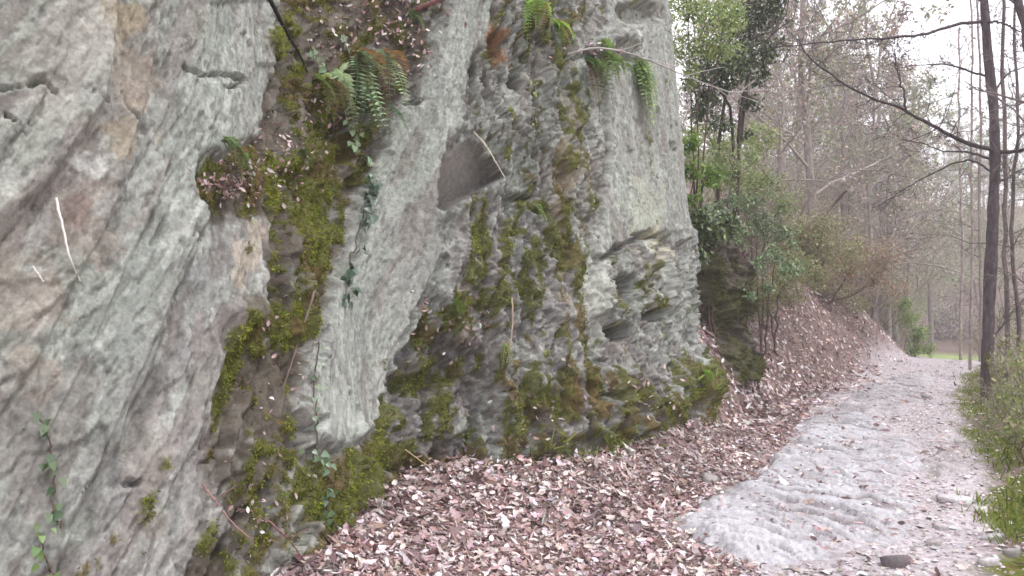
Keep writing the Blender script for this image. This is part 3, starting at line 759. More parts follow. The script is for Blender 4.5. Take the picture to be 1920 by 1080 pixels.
stone(1792, 940, .40, .20, .05, .15, (182, 178, 177), 'flat pale stone casting a dark edge, beside the grassy verge', 301, .1)
stone(1838, 962, .12, .09, .06, .4, (188, 183, 178), 'small white stone just below the flat pale stone', 302)
stone(1812, 946, .09, .06, .05, .9, (190, 186, 182), 'tiny pale pebble tucked under the flat stone', 308)
stone(1858, 1008, .2, .12, .04, .2, (162, 160, 158), 'grey flat stone by the moss at the verge', 303)
stone(1850, 1056, .18, .10, .045, .1, (182, 177, 176), 'whitish long stone at the lower edge of the path', 304)
stone(1680, 1060, .24, .17, .09, .6, (104, 97, 97), 'dark lumpy stone at the foot of the big bedrock slab', 305)
stone(1895, 1040, .14, .10, .06, .8, (140, 136, 132), 'rough grey stone half under the verge', 306)
stone(1640, 745, .30, .2, .07, .5, (150, 146, 148), 'low grey stone far along the path', 307)
stone(1735, 745, .26, .16, .08, 1.2, (150, 144, 144), 'grey stone at the far bend of the path', 309)
stone(1760, 990, .14, .1, .05, .3, (168, 160, 160), 'pinkish grey stone in the grit between slab and verge', 310)
stone(1830, 1000, .10, .08, .04, 1.0, (186, 180, 178), 'pale chip beside the grey flat stone', 311)
stone(1748, 1020, .12, .09, .05, .2, (158, 150, 150), 'small dull chip in the grit beside the sharp slab edge', 314)
stone(1330, 905, .16, .12, .09, .5, (150, 144, 140), 'stone half buried in dead leaves beside the bedrock', 312)
stone(1800, 830, .18, .12, .07, .5, (172, 168, 164), 'pale stone at the edge of grit and turf farther along', 313)

def build_gravel():
    n = 13000
    t = RNG.uniform(0, 1, n) ** 1.5
    yy = 4.2 + 16 * t
    ctr = np.interp(yy, [p[1] for p in PATH], [p[0] for p in PATH])
    xx = ctr + np.clip(RNG.normal(0.15, .65, n), -1.3, 1.5)
    z = land(xx, yy)
    for poly, rise in SLABS:
        ins = in_poly(xx, yy, poly); keep = ~ins | (RNG.random(n) < .22)
        z = z + ins * (rise + .015)
        xx, yy, z = xx[keep], yy[keep], z[keep]; n = len(xx)
    OCT = np.array([[1, 0, 0], [-1, 0, 0], [0, .8, 0], [0, -.8, 0], [.1, .1, .5], [0, 0, -.5]]) * .5
    OF = np.array([[0, 2, 4], [2, 1, 4], [1, 3, 4], [3, 0, 4]])
    size = np.clip(RNG.lognormal(-3.75, .5, n), .008, .075)
    a = RNG.uniform(0, 6.28, n)
    D = np.stack([np.cos(a), np.sin(a), RNG.normal(0, .2, n)], 1)
    U = np.array([0, 0, 1.0]) + unit_rand(n) * .35
    c = pick(n, [srgb(180, 172, 172), srgb(202, 196, 195), srgb(146, 135, 134), srgb(158, 142, 138)], [4, 3, 2.5, 1.5], .12)
    V, F, C = scatter(np.stack([xx, yy, z + size * .12], 1), D, U, size, c, OCT, OF, width=RNG.uniform(.6, 1.1, n))
    tag(put('gravel', make_mesh('gravel', V, F, M_STONE, C)), 'loose slaty grit and stone chips strewn over the path', 'gravel', None, 'stuff')
build_gravel()

# ------------------------------------------------------------------ dead leaves
LEAF_COLS = [srgb(158, 130, 127), srgb(184, 159, 155), srgb(116, 89, 87), srgb(212, 195, 191), srgb(230, 220, 218), srgb(142, 114, 104)]
LEAF_W = [5, 5.5, 4, 4.2, 3.6, 2]

_a = np.linspace(-1, 1, 8)
_lx = np.array([0, .12, .22, .34, .48, .58, .72, .80, 1.0]); _lw = np.array([.02, .14, .10, .24, .16, .27, .15, .18, 0])
LOBED = np.vstack([np.stack([_lx, _lw, .06 + 0 * _lx], 1), np.stack([_lx[1:-1], -_lw[1:-1], .06 + 0 * _lx[1:-1]], 1), [[.25, 0, 0]], [[.65, 0, 0]]])
LOBED_F = np.array([[0, 16, 1], [1, 16, 2], [2, 16, 3], [3, 16, 17], [3, 17, 4], [4, 17, 5], [5, 17, 6], [6, 17, 7], [7, 17, 8], [0, 9, 16], [9, 10, 16], [10, 11, 16], [11, 17, 16], [11, 12, 17], [12, 13, 17], [13, 14, 17], [14, 15, 17], [15, 8, 17]])

def land_normal(x, y):
    e = .03
    gx = (land(x + e, y) - land(x - e, y)) / (2 * e); gy = (land(x, y + e) - land(x, y - e)) / (2 * e)
    n = np.stack([-gx, -gy, np.ones_like(gx)], 1)
    return n / np.linalg.norm(n, axis=1)[:, None]

def litter_points(n, rmin, rmax, dens):
    r = rmin * (rmax / rmin) ** RNG.random(n * 4)
    a = RNG.uniform(math.radians(-34), math.radians(34), n * 4)
    x, y = r * np.sin(a), r * np.cos(a)
    k = RNG.random(len(x)) < dens(x, y)
    return x[k][:n], y[k][:n]

def leaf_density(x, y):
    dT, arc = side_dist(x, y, TOE); dP, _ = side_dist(x, y, PATH)
    left = sstep(.55, 1.05, dP + .25 * fbm(x * 1.7, y * 1.7, 3, 401) + .42 * (1 - sstep(6, 10, y)))
    c = 1 - sstep(ARC_END - .2, ARC_END + 1.2, arc)
    d = left * (dT < .25 * c + 2.6 * (1 - c)) * (1 - .75 * sstep(1.5, 2.6, dT))
    d = np.maximum(d, .013 * (np.abs(dP) < 1.2))
    d = np.maximum(d, .35 * sstep(1.5, 2.2, -dP) * (-dP < 5))
    for poly, rise in SLABS:
        d = np.where(in_poly(x, y, poly), .03, d)
    return d

def leaf_batch(x, y, size, lift, tilt=.8):
    n = len(x)
    N = land_normal(x, y)
    P = np.stack([x, y, land(x, y)], 1) + N * lift[:, None]
    for poly, rise in SLABS:
        P[:, 2] += np.where(in_poly(x, y, poly), rise + .02, 0)
    U = N + unit_rand(n) * tilt
    D = unit_rand(n); D -= (D * N).sum(1)[:, None] * N * .9
    c = pick(n, LEAF_COLS, LEAF_W, .22)
    damp = sstep(.05, .5, fbm(x * 1.6, y * 1.6, 3, 431))[:, None]                       # damp, rotted patches
    c = c * (1 - .22 * damp)
    kind = RNG.random(n); Vs, Fs, Cs, b = [], [], [], 0
    for sh, sf, lo, hi, k, w in ((LEAF, LEAF_F, 0, .5, 1.0, (.7, 1.25)), (LOBED, LOBED_F, .5, .72, 1.25, (.8, 1.2)), (LEAF, LEAF_F, .72, .86, 1.7, (.35, .55)), (DIA, DIA_F, .86, 1.01, .5, (.5, 1.2))):
        m = (kind >= lo) & (kind < hi)
        V, F, C = scatter(P[m], D[m], U[m], size[m] * k, c[m], sh, sf, width=RNG.uniform(*w, m.sum()), curl=RNG.normal(.3, .7, m.sum()))
        Vs.append(V); Fs.append(F + b); Cs.append(C); b += len(V)
    return np.vstack(Vs), np.vstack(Fs), np.vstack(Cs)

def build_litter():
    x, y = litter_points(46000, 3.4, 9.5, leaf_density)
    V1, F1, C1 = leaf_batch(x, y, np.clip(RNG.lognormal(-3.36, .38, len(x)), .018, .10), RNG.uniform(.0, .04, len(x)))
    x, y = litter_points(22000, 9.5, 24, leaf_density)
    V2, F2, C2 = leaf_batch(x, y, RNG.uniform(.045, .10, len(x)), RNG.uniform(.0, .04, len(x)))
    V = np.vstack([V1, V2]); F = np.vstack([F1, F2 + len(V1)]); C = np.vstack([C1, C2])
    tag(put('leaf_litter', make_mesh('leaf_litter', V, F, M_LITTER, C)), 'thick bed of curled pinkish brown dead leaves below the cliff and along the bank', 'leaf litter', None, 'stuff')
    # the leaves that can be picked out one by one lie on top
    x, y = litter_points(1500, 3.9, 6.6, lambda x, y: leaf_density(x, y) * (leaf_density(x, y) > .5))
    px = 960 + FPX * x / y; py = HORIZON + FPX * (CAM_H - land(x, y)) / y
    ok = (px > 610) & (px < 1900) & (py < 1085)
    x, y = x[ok][:300], y[ok][:300]
    N = land_normal(x, y); z = land(x, y)
    vari = []
    for k in range(10):
        S = LEAF.copy(); r = np.random.default_rng(900 + k)
        S[:, 1] *= r.uniform(.8, 1.3); S[:, 2] += r.uniform(.05, .6) * (S[:, 0] - .45) ** 2 + r.uniform(.0, .9) * S[:, 1] ** 2
        S[:, 0] -= .5
        c = np.repeat(pick(1, LEAF_COLS, LEAF_W, .1, rng=r), 7, 0)
        vari.append(make_mesh('fallen_leaf', S, LEAF_F, M_LITTER, c))
    for k in range(len(x)):
        o = put('fallen_leaf', vari[k % 10], None, (x[k], y[k], z[k] + .045))
        u = Vector(N[k] + unit_rand(1)[0] * .5).normalized()
        q = u.to_track_quat('Z', 'Y')
        o.rotation_mode = 'QUATERNION'
        from mathutils import Quaternion
        o.rotation_quaternion = q @ Quaternion((0, 0, 1), RNG.uniform(0, 6.28))
        s = RNG.uniform(.045, .072); o.scale = (s, s, s)
        tag(o, 'curled dry brown leaf lying loose on top of the leaf bed', 'leaf', 'loose dead leaves on top of the litter')
build_litter()

def cliff_leaves(spots, label):
    Vs, Fs, Cs, b = [], [], [], 0
    for x, y, rx, ry, n in spots:
        P = []; N = []
        for k in range(n):
            p, nn = cliff_at(x + RNG.normal(0, rx), y + RNG.normal(0, ry), RNG.uniform(.005, .04))
            P.append(p); N.append(nn)
        P = np.array(P); N = np.array(N)
        U = N * .6 + np.array([0, 0, .7]) + unit_rand(n) * .6
        c = pick(n, LEAF_COLS, [5, 5, 5, 3, 1.5, 3], .14)
        V, F, C = scatter(P, unit_rand(n), U, RNG.uniform(.022, .05, n) * np.clip(P[:, 1] / 5.5, .6, 1.3), c, LEAF, LEAF_F, curl=RNG.normal(.25, .4, n))
        Vs.append(V); Fs.append(F + b); Cs.append(C); b += len(V)
    tag(put('leaf_litter', make_mesh('leaf_litter', np.vstack(Vs), np.vstack(Fs), M_LITTER, np.vstack(Cs))), label, 'leaf litter', None, 'stuff')
cliff_leaves([(425, 345, 26, 16, 150), (470, 330, 22, 26, 90), (540, 300, 30, 40, 110)], 'dead leaves caught on the ledge beside the small fern in the gully')
cliff_leaves([(740, 30, 45, 30, 200), (640, 60, 40, 40, 140), (780, 100, 20, 30, 70), (600, 230, 40, 40, 60)], 'dead leaves and soil caught above the drooping ferns at the head of the gully')
cliff_leaves([(1130, 95, 40, 10, 70), (900, 610, 25, 25, 30), (1210, 740, 30, 25, 30), (480, 950, 40, 50, 60), (520, 700, 40, 60, 40), (830, 620, 40, 40, 40), (1000, 780, 60, 40, 50), (840, 870, 40, 15, 40)], 'scattered dead leaves lodged on the lower rock and upper shelf')

# ------------------------------------------------------------------ turf on the verge
def build_grass():
    def dens(x, y):
        dP, _ = side_dist(x, y, PATH)
        g = sstep(.80, 1.05, -dP + .25 * fbm(x * 1.5, y * 1.5, 3, 411)) * (1 - .8 * sstep(2.2, 3.5, -dP))
        return g * sstep(-.45, .1, fbm(x * .9, y * .9, 3, 412) + .15)
    x, y = litter_points(38000, 4.6, 24, dens)
    n = len(x)
    P = np.stack([x, y, land(x, y) - .005], 1)
    D = np.array([0, 0, 1.0]) + unit_rand(n) * .75
    D[:, 2] = np.abs(D[:, 2]) + .1
    size = RNG.uniform(.04, .13, n) * (.7 + .6 * noise2(x * 1.2, y * 1.2, 413))
    SH = np.array([[0, -.05, 0], [0, .05, 0], [.6, .035, .06], [.6, -.035, .06], [1, 0, .2]])
    SF = np.array([[0, 1, 2], [0, 2, 3], [3, 2, 4]])
    c = pick(n, [srgb(112, 128, 48), srgb(140, 152, 66), srgb(86, 98, 40), srgb(150, 140, 92)], [4, 3, 3, 1], .15)
    V, F, C = scatter(P, D, unit_rand(n), size, c, SH, SF)
    tag(put('grass', make_mesh('grass', V, F, M_GRASS, C)), 'short mossy turf along the valley side of the path', 'grass', None, 'stuff')
    # tufts at the foot of the cliff
    spots = [(1000, 880, 40, 14), (960, 890, 30, 12), (1290, 840, 36, 16), (1180, 840, 40, 14), (1320, 720, 24, 24), (870, 900, 40, 10), (1060, 850, 40, 16)]
    P = []
    for x0, y0, sx, sy in spots:
        for k in range(110):
            p, _n = cliff_at(x0 + RNG.normal(0, sx), y0 + RNG.normal(0, sy), .0); P.append(p)
    P = np.array(P); n = len(P)
    D = np.array([.35, -.35, .6]) + unit_rand(n) * .6
    c = pick(n, [srgb(120, 140, 60), srgb(150, 164, 84), srgb(90, 104, 46)], [3, 2, 2], .15)
    V, F, C = scatter(P, D, unit_rand(n), RNG.uniform(.05, .13, n), c, SH, SF)
    tag(put('grass', make_mesh('grass', V, F, M_GRASS, C)), 'small green blades sprouting from the foot of the cliff', 'grass', None, 'stuff')
build_grass()

# ------------------------------------------------------------------ ferns on the cliff
def frond_mesh(rng, L, out, droop, pairs, pw, col, side=0.0):
    """one frond starting at the origin, leaving along 'out' and drooping"""
    out = np.array(out, float); out /= np.linalg.norm(out)
    n = 9; t = np.linspace(0, 1, n)
    P = out[None] * (t * L)[:, None] * (1 - .35 * droop * t[:, None]) + np.array([0, 0, -1.0])[None] * (droop * L * .8 * t ** 2)[:, None]
    lat = np.cross(out, [0, 0, 1.0]); lat /= np.linalg.norm(lat) + 1e-9
    P = P + lat[None] * (side * L * t ** 2)[:, None]
    tV, tF = tubes([(P, np.linspace(.004, .0012, n))], 3)
    u = np.repeat(np.linspace(.16, .99, pairs), 2)
    C0 = np.stack([np.interp(u, t, P[:, k]) for k in range(3)], 1)
    T = np.gradient(P, axis=0); T /= np.linalg.norm(T, axis=1)[:, None]
    Tu = np.stack([np.interp(u, t, T[:, k]) for k in range(3)], 1)
    S = np.cross(Tu, np.cross(Tu, np.broadcast_to(np.array([0.25, -.5, .8]), Tu.shape))); S = np.cross(Tu, S)
    up = np.cross(lat, out)[None] * np.ones((len(u), 1))
    Lt = np.cross(Tu, up); Lt /= np.linalg.norm(Lt, axis=1)[:, None] + 1e-9
    sg = np.tile([1, -1], pairs)[:, None]
    D = Lt * sg + Tu * .45 + up * .12 + rng.normal(0, .08, Lt.shape)
    prof = np.sin(np.pi * np.clip(u * .9 + .12, 0, 1)) ** .7
    c = jitter(len(u), col, .12, .05, rng)
    V, F, Cc = scatter(C0, D, up + rng.normal(0, .15, up.shape), pw * L * prof + .004, c, DIA, DIA_F, width=.62)
    return np.vstack([tV, V]), [tF, F + len(tV)], np.vstack([np.tile(np.array(col) * .7, (len(tV), 1)), Cc])

def fern(px, py, n, L, label, col, seed, lift=.01, spread=1.0, pw=.14, pairs=18, droop=(.7, 1.4), aim=(.35, -.75, .25)):
    rng = np.random.default_rng(seed)
    p, nn = cliff_at(px, py, lift)
    root = empty('fern', p, label, 'fern', 'ferns growing on the cliff')
    for k in range(n):
        d = nn * .8 + np.array(aim) + rng.normal(0, .45 * spread, 3)
        V, F, C = frond_mesh(rng, L * rng.uniform(.45, 1.15), d, rng.uniform(*droop), pairs, pw, np.array(srgb(*((138, 108, 72) if rng.random() < .16 else col))) * rng.uniform(.7, 1.7), rng.normal(0, .15))
        put('frond', make_mesh('frond', V, F, M_GREEN, C), root)

fern(668, 95, 14, .48, 'large drooping pale green fern at the head of the gully', (146, 170, 128), 501, spread=1.0, aim=(.45, -.6, .0))
fern(715, 100, 9, .46, 'pale fern hanging over the edge of the smooth slab', (158, 178, 138), 502, aim=(.6, -.5, .05))
fern(690, 185, 8, .40, 'lower green fern drooping beneath the large fern', (112, 148, 106), 503, aim=(.3, -.6, -.2))
fern(590, 150, 10, .40, 'dark olive fern in the gully beside the large fern', (130, 146, 84), 504, aim=(.4, -.7, .1))
fern(625, 160, 6, .48, 'single spray of long glossy fronds reaching down the gully', (170, 184, 146), 505, aim=(.5, -.6, -.1))
fern(415, 262, 6, .22, 'small fern in the cleft above the leafy ledge', (112, 134, 84), 506, aim=(.6, -.6, .0))
fern(450, 290, 5, .16, 'tiny bright fern beside the leafy ledge', (126, 150, 74), 507, aim=(.5, -.7, .1))
fern(1140, 108, 13, .52, 'bright green fern hanging beneath the upper shelf', (120, 142, 84), 508, aim=(.2, -.7, -.1), pw=.17)
fern(1190, 112, 13, .50, 'lush bright fern at the outer end of the upper shelf', (126, 148, 88), 509, aim=(.3, -.6, -.1), pw=.17)
fern(1105, 118, 9, .48, 'dark green fern at the inner end of the shelf', (100, 124, 72), 510, aim=(.2, -.9, .0), pw=.17)
fern(1005, 12, 12, .36, 'light yellow green fern on top of the knobbly rock', (150, 176, 98), 511, aim=(.4, -.7, .2))
fern(1045, 45, 11, .34, 'yellow green fern draping toward the shelf', (140, 170, 84), 512, aim=(.5, -.6, .1))
fern(770, 20, 5, .22, 'small fern among dead leaves near the top of the gully', (124, 146, 96), 513)
fern(1005, 385, 4, .16, 'little sprig of fern on the mossy step under the knobbly rock', (134, 156, 92), 514)
fern(940, 640, 4, .16, 'thin pale sprig growing between the mossy ribs', (150, 164, 108), 515)
fern(855, 560, 5, .14, 'small green tuft above the rusty patch', (98, 124, 50), 516)
fern(560, 285, 6, .2, 'small dim fern low in the dark part of the gully', (110, 124, 66), 517)
fern(1320, 690, 7, .24, 'green fern tuft at the foot of the cliff corner', (126, 156, 66), 518, aim=(.3, -.7, .4))

# ------------------------------------------------------------------ ivy trails
IVY = np.array([[0, 0, 0], [.05, .42, .03], [.45, .34, .05], [1, 0, 0], [.45, -.34, .05], [.05, -.42, .03], [.35, 0, -.04]])
def ivy(pts, label, seed, n, size, col=(62, 84, 62), spread=8):
    rng = np.random.default_rng(seed)
    line = smooth_line(pts, 26)
    P = np.array([cliff_at(x, y, .012)[0] for x, y in line])
    N = np.array([cliff_at(x, y, .012)[1] for x, y in line])
    root = empty('ivy_trail', P[-1], label, 'ivy', 'ivy trails on the cliff')
    V, F = tubes([(P - P[-1], np.full(len(P), .0035))], 4)
    put('stem', make_mesh('stem', V, F, M_TWIG, jitter(len(V), srgb(92, 78, 66), .1)), root)
    for k in range(n):
        i = rng.integers(0, len(P)); s = size * rng.uniform(.7, 1.25)
        p = P[i] + rng.normal(0, .02, 3) + N[i] * rng.uniform(.01, .04)
        d = np.array([rng.normal(0, .5), -.2, -.8]) + N[i] * .2
        V, F, C = scatter((p - P[-1])[None], d[None], (N[i] + rng.normal(0, .45, 3))[None], s, jitter(1, srgb(*col), .2, .06, rng), IVY, LEAF_F)
        put('leaf', make_mesh('leaf', V, F, M_IVY, C), root)

ivy([(705, 335), (690, 385), (672, 440), (655, 500), (648, 560)], 'dark glossy ivy trail down the edge of the smooth slab', 601, 58, .058)
ivy([(75, 770), (95, 820), (110, 880), (105, 940), (120, 990)], 'ivy trail low on the cliff face, below the brown stained bed', 602, 22, .035, (84, 104, 72))
ivy([(600, 855), (625, 900), (615, 950), (630, 985)], 'short ivy trail over the mossy foot of the gully', 603, 20, .045, (110, 136, 100))
ivy([(600, 640), (590, 720), (600, 790), (590, 860)], 'thin ivy trail down the lower end of the smooth slab', 604, 18, .03, (120, 140, 112))
ivy([(80, 1000), (95, 1050), (110, 1085)], 'few green ivy leaves around the crack at the bottom corner', 605, 9, .035, (104, 126, 74))

ivy([(585, 90), (600, 140), (625, 190), (655, 235), (690, 300)], 'pale ivy trail through the ferns at the head of the gully', 606, 40, .05, (128, 150, 112))
ivy([(640, 60), (655, 100), (670, 150), (700, 200)], 'short ivy strand hanging among the large ferns', 607, 26, .05, (116, 140, 100))
ivy([(1010, 90), (1000, 160), (1010, 230)], 'sparse ivy strand down the knobbly rock', 608, 14, .035, (120, 136, 84))

# ------------------------------------------------------------------ twigs and roots
def twig(name, pts3, r0, r1, col, label, cat, forks=(), sides=5, group='twigs and roots on the cliff'):
    P = smooth_line(np.array(pts3), 24)
    P = P + RNG.normal(0, .0012, P.shape)
    paths = [(P, np.linspace(r0, r1, len(P)))]
    for f, d, L in forks:
        i = int(f * 23); d = np.array(d) / np.linalg.norm(d)
        q = P[i][None] + d[None] * np.linspace(0, L, 6)[:, None] + RNG.normal(0, .004, (6, 3)) * np.linspace(0, 1, 6)[:, None]
        paths.append((q, np.linspace(r1 * 1.2, r1 * .5, 6)))
    V, F = tubes(paths, sides)
    o0 = P[0]
    o = put(name, make_mesh(name, V - o0, F, M_TWIG, jitter(len(V), srgb(*col), .1), True), None, o0)
    tag(o, label, cat, group)

def cl(*pp, lift=.015):
    q = np.array([cliff_at(x, y, lift)[0] for x, y in pp])
    d = q[:, 1].copy(); d[1:-1] = np.minimum(d[1:-1], (d[:-2] + d[2:]) / 2 - .01)      # a stalk bridges the hollows
    return [at(x, y, dd) for (x, y), dd in zip(pp, d)]
c0 = cliff_at(1060, 92, .03)[0]
twig('dead_branch', [c0, at(1120, 84, c0[1] - .1), at(1200, 103, c0[1] + .2), at(1300, 148, c0[1] + .5), at(1420, 190, c0[1] + 1.0)], .009, .004, (166, 158, 154), 'long thin bare branch reaching out past the cliff corner from the shelf', 'branch',
     [(.25, (.8, .1, .3), .3), (.35, (.8, .3, -.1), .5), (.5, (.7, .2, .35), .35), (.6, (.8, .5, .3), .5), (.75, (.7, .3, -.4), .35), (.85, (.8, .2, .1), .4), (.9, (.6, .3, .5), .3)])
twig('dry_stalk', cl((104, 372), (118, 430), (132, 490), (150, 526), lift=.03), .006, .003, (222, 214, 208), 'white dry stalk lying on the brown stained bed', 'stalk')
twig('dry_stalk', cl((62, 500), (82, 528), lift=.02), .004, .002, (214, 204, 198), 'short pale straw low on the brown stained bed', 'stalk')
twig('dry_stalk', cl((888, 246), (905, 265), (918, 282), (930, 305), (946, 332), lift=.03), .006, .004, (206, 198, 180), 'pale straw along the edge of the dark wedge', 'stalk', [(.4, (-.3, -.2, .5), .08)])
twig('root', cl((503, -6), (522, 32), (540, 66), (562, 100), (575, 135), lift=.015), .014, .006, (52, 46, 44), 'dark root running down a crack at the top of the gully', 'root')
twig('bramble_shoot', cl((380, 905), (410, 945), (440, 985), (475, 1010), lift=.05), .005, .003, (150, 118, 112), 'thin reddish bramble stem over the low mossy rock', 'bramble', [(.3, (.4, -.3, .3), .15)])
twig('bramble_shoot', cl((470, 955), (520, 985), (560, 1030), (590, 1078), lift=.06), .005, .003, (140, 104, 104), 'arching bramble stem above the leaf bed', 'bramble', [(.5, (.4, -.3, .3), .15), (.7, (.5, -.2, .1), .12)])
twig('dry_stalk', cl((760, 842), (795, 868), (835, 895), lift=.05), .004, .003, (196, 180, 130), 'yellow straw at the top of the leaf bed', 'stalk')
twig('root', cl((590, 545), (560, 640), (520, 760), lift=.01), .008, .004, (108, 94, 84), 'thin root hanging through the moss in the gully', 'root')
twig('root', cl((960, 560), (962, 620), (950, 680), lift=.02), .007, .003, (164, 148, 128), 'pale root hanging down between mossy ribs', 'root')
twig('dead_branch', [cliff_at(770, 12, .05)[0], cliff_at(820, 8, .12)[0], cliff_at(860, -10, .1)[0]], .022, .015, (118, 84, 80), 'reddish broken branch end at the head of the gully', 'branch')

# ------------------------------------------------------------------ trees
def grow(rng, p, d, L, r, lvl, out, kids, up=.15, wander=.22, rmin=.0035):
    n = 6 if lvl < 2 else 4
    P = [np.array(p, float)]; dd = np.array(d, float)
    for i in range(n - 1):
        dd = dd + rng.normal(0, wander, 3) + np.array([0, 0, up * .5]); dd /= np.linalg.norm(dd)
        P.append(P[-1] + dd * L / (n - 1))
    P = np.array(P); R = np.linspace(r, max(r * .35, rmin), n)
    out.append((lvl, P, R))
    if lvl + 1 < len(kids):
        m = kids[lvl + 1]
        for k in range(m):
            t = rng.uniform(.2, .98); i = min(int(t * (n - 1)), n - 2); f = t * (n - 1) - i
            q = P[i] * (1 - f) + P[i + 1] * f
            ax = P[i + 1] - P[i]; ax /= np.linalg.norm(ax)
            v = unit_rand(1, rng)[0]; v -= v.dot(ax) * ax; v /= np.linalg.norm(v)
            an = rng.uniform(.5, 1.1)
            grow(rng, q, ax * math.cos(an) + v * math.sin(an), L * rng.uniform(.32, .6) * (1.1 - .5 * t), max((r * (1 - .6 * t)) * .5, rmin), lvl + 1, out, kids, up, wander, rmin)

def tree_parts(seed, height, r0, prim, kids, first=.25, blen=.3, elev=(.1, .8), up=.15, bark=(112, 98, 96), twigc=(128, 112, 112), buds=0, budc=(150, 120, 110), bud_size=.03, sway=.03, rmin=.0035):
    rng = np.random.default_rng(seed)
    n = 14; t = np.linspace(0, 1, n)
    sw = np.cumsum(rng.normal(0, sway, (n, 2)), axis=0) * height / n * 3
    T = np.stack([sw[:, 0] * t, sw[:, 1] * t, t * height], 1); R = r0 * (1 - .82 * t) * (1 + .35 * np.exp(-t * 18))
    T[0, 2] = -.3
    out = []
    for k in range(prim):
        f = first + (1 - first) * ((k + rng.random()) / prim) ** .9
        q = np.array([np.interp(f, t, T[:, j]) for j in range(3)]); rr = np.interp(f, t, R)
        a = rng.uniform(0, 6.28); e = rng.uniform(*elev)
        d = np.array([math.cos(a) * math.cos(e), math.sin(a) * math.cos(e), math.sin(e)])
        grow(rng, q, d, height * blen * (1.15 - .85 * f) * rng.uniform(.7, 1.2), rr * .42, 0, out, kids, up, rmin=rmin)
    tV, tF = tubes([(T, R)], 9)
    trunk = make_mesh('trunk', tV, tF, M_BARK, jitter(len(tV), srgb(*bark), .15, .04, rng), True)
    Vs, Fs, b = [], [], 0
    for s, sel in ((5, [o for o in out if o[0] == 0]), (3, [o for o in out if o[0] > 0])):
        if not sel: continue
        V, F = tubes([(o[1], o[2]) for o in sel], s); Vs.append(V); Fs.append(F + b); b += len(V)
    V = np.vstack(Vs); F = [np.vstack(Fs)]; C = jitter(len(V), srgb(*twigc), .12, .03, rng)
    if buds:
        tips = np.vstack([o[1][1:] for o in out if o[0] >= len(kids) - 2])
        P = tips[rng.integers(0, len(tips), buds)] + rng.normal(0, .06, (buds, 3))
        lv, lf, lc = scatter(P, unit_rand(buds, rng), unit_rand(buds, rng), bud_size * rng.uniform(.6, 1.4, buds), jitter(buds, srgb(*budc), .2, .08, rng), DIA, DIA_F)
        F.append(lf + len(V)); V = np.vstack([V, lv]); C = np.vstack([C, lc])
    crown = make_mesh('crown', V, F, M_TWIG, C)
    return trunk, crown

def plant_tree(parts, name, loc, rot, scale, label, cat='tree', group=None):
    root = empty(name, loc, label, cat, group)
    root.rotation_euler = (0, 0, rot); root.scale = (scale,) * 3
    put('trunk', parts[0], root); put('crown', parts[1], root)
    return root

WOOD = [tree_parts(700 + k, h, r, 24, (1, 6, 5, 3), first=.12, blen=.34, buds=b, bark=bk, twigc=tw, budc=bc, bud_size=bs, rmin=.005, sway=.09)
        for k, (h, r, b, bk, tw, bc, bs) in enumerate([(9, .085, 4200, (140, 131, 127), (158, 148, 144), (166, 160, 146), .085), (11, .10, 5200, (138, 130, 124), (156, 148, 142), (168, 164, 140), .085), (8, .07, 3400, (146, 138, 132), (162, 152, 146), (172, 158, 148), .08),
                                                       (10, .09, 900, (134, 126, 123), (154, 146, 143), (166, 158, 150), .08), (12, .09, 5600, (140, 132, 126), (156, 148, 142), (150, 160, 122), .09), (7, .06, 2600, (148, 140, 132), (162, 152, 146), (160, 168, 128), .07)])]

def wood(pxs, label, group, name='bare_tree', scale=(.8, 1.2)):
    for px, dep in pxs:
        x = (px - 960) / FPX * dep; z = float(land(x, dep))
        plant_tree(WOOD[RNG.integers(0, 6)], name, (x, dep, z), RNG.uniform(0, 6.28), RNG.uniform(*scale), label, 'tree', group)

r_ = random.Random(5)
wood([(1455, 19), (1492, 24), (1530, 21), (1585, 27), (1640, 24), (1405, 24), (1350, 21), (1560, 33), (1610, 36), (1680, 31), (1430, 38), (1520, 42), (1310, 30), (1650, 42), (1700, 36), (1470, 34), (1590, 45), (1745, 44), (1500, 29), (1625, 33), (1690, 46), (1760, 52), (1665, 29), (1705, 41), (1640, 38), (1840, 42)],
     'slender grey bare tree in the wood above the bank', 'bare trees in the wood above the bank')
wood([(r_.uniform(1400, 1960), r_.uniform(52, 100)) for k in range(50)], 'hazy bare tree on the wooded hillside far beyond the meadow', 'bare trees on the far hillside', 'hillside_tree', (.7, 1.1))

# the dark tree beside the path, its limbs reaching over it
def limb_path(pts, r0, r1, n=26):
    P = smooth_line(np.array(pts), n)
    return P + RNG.normal(0, .006, P.shape), np.linspace(r0, r1, n)

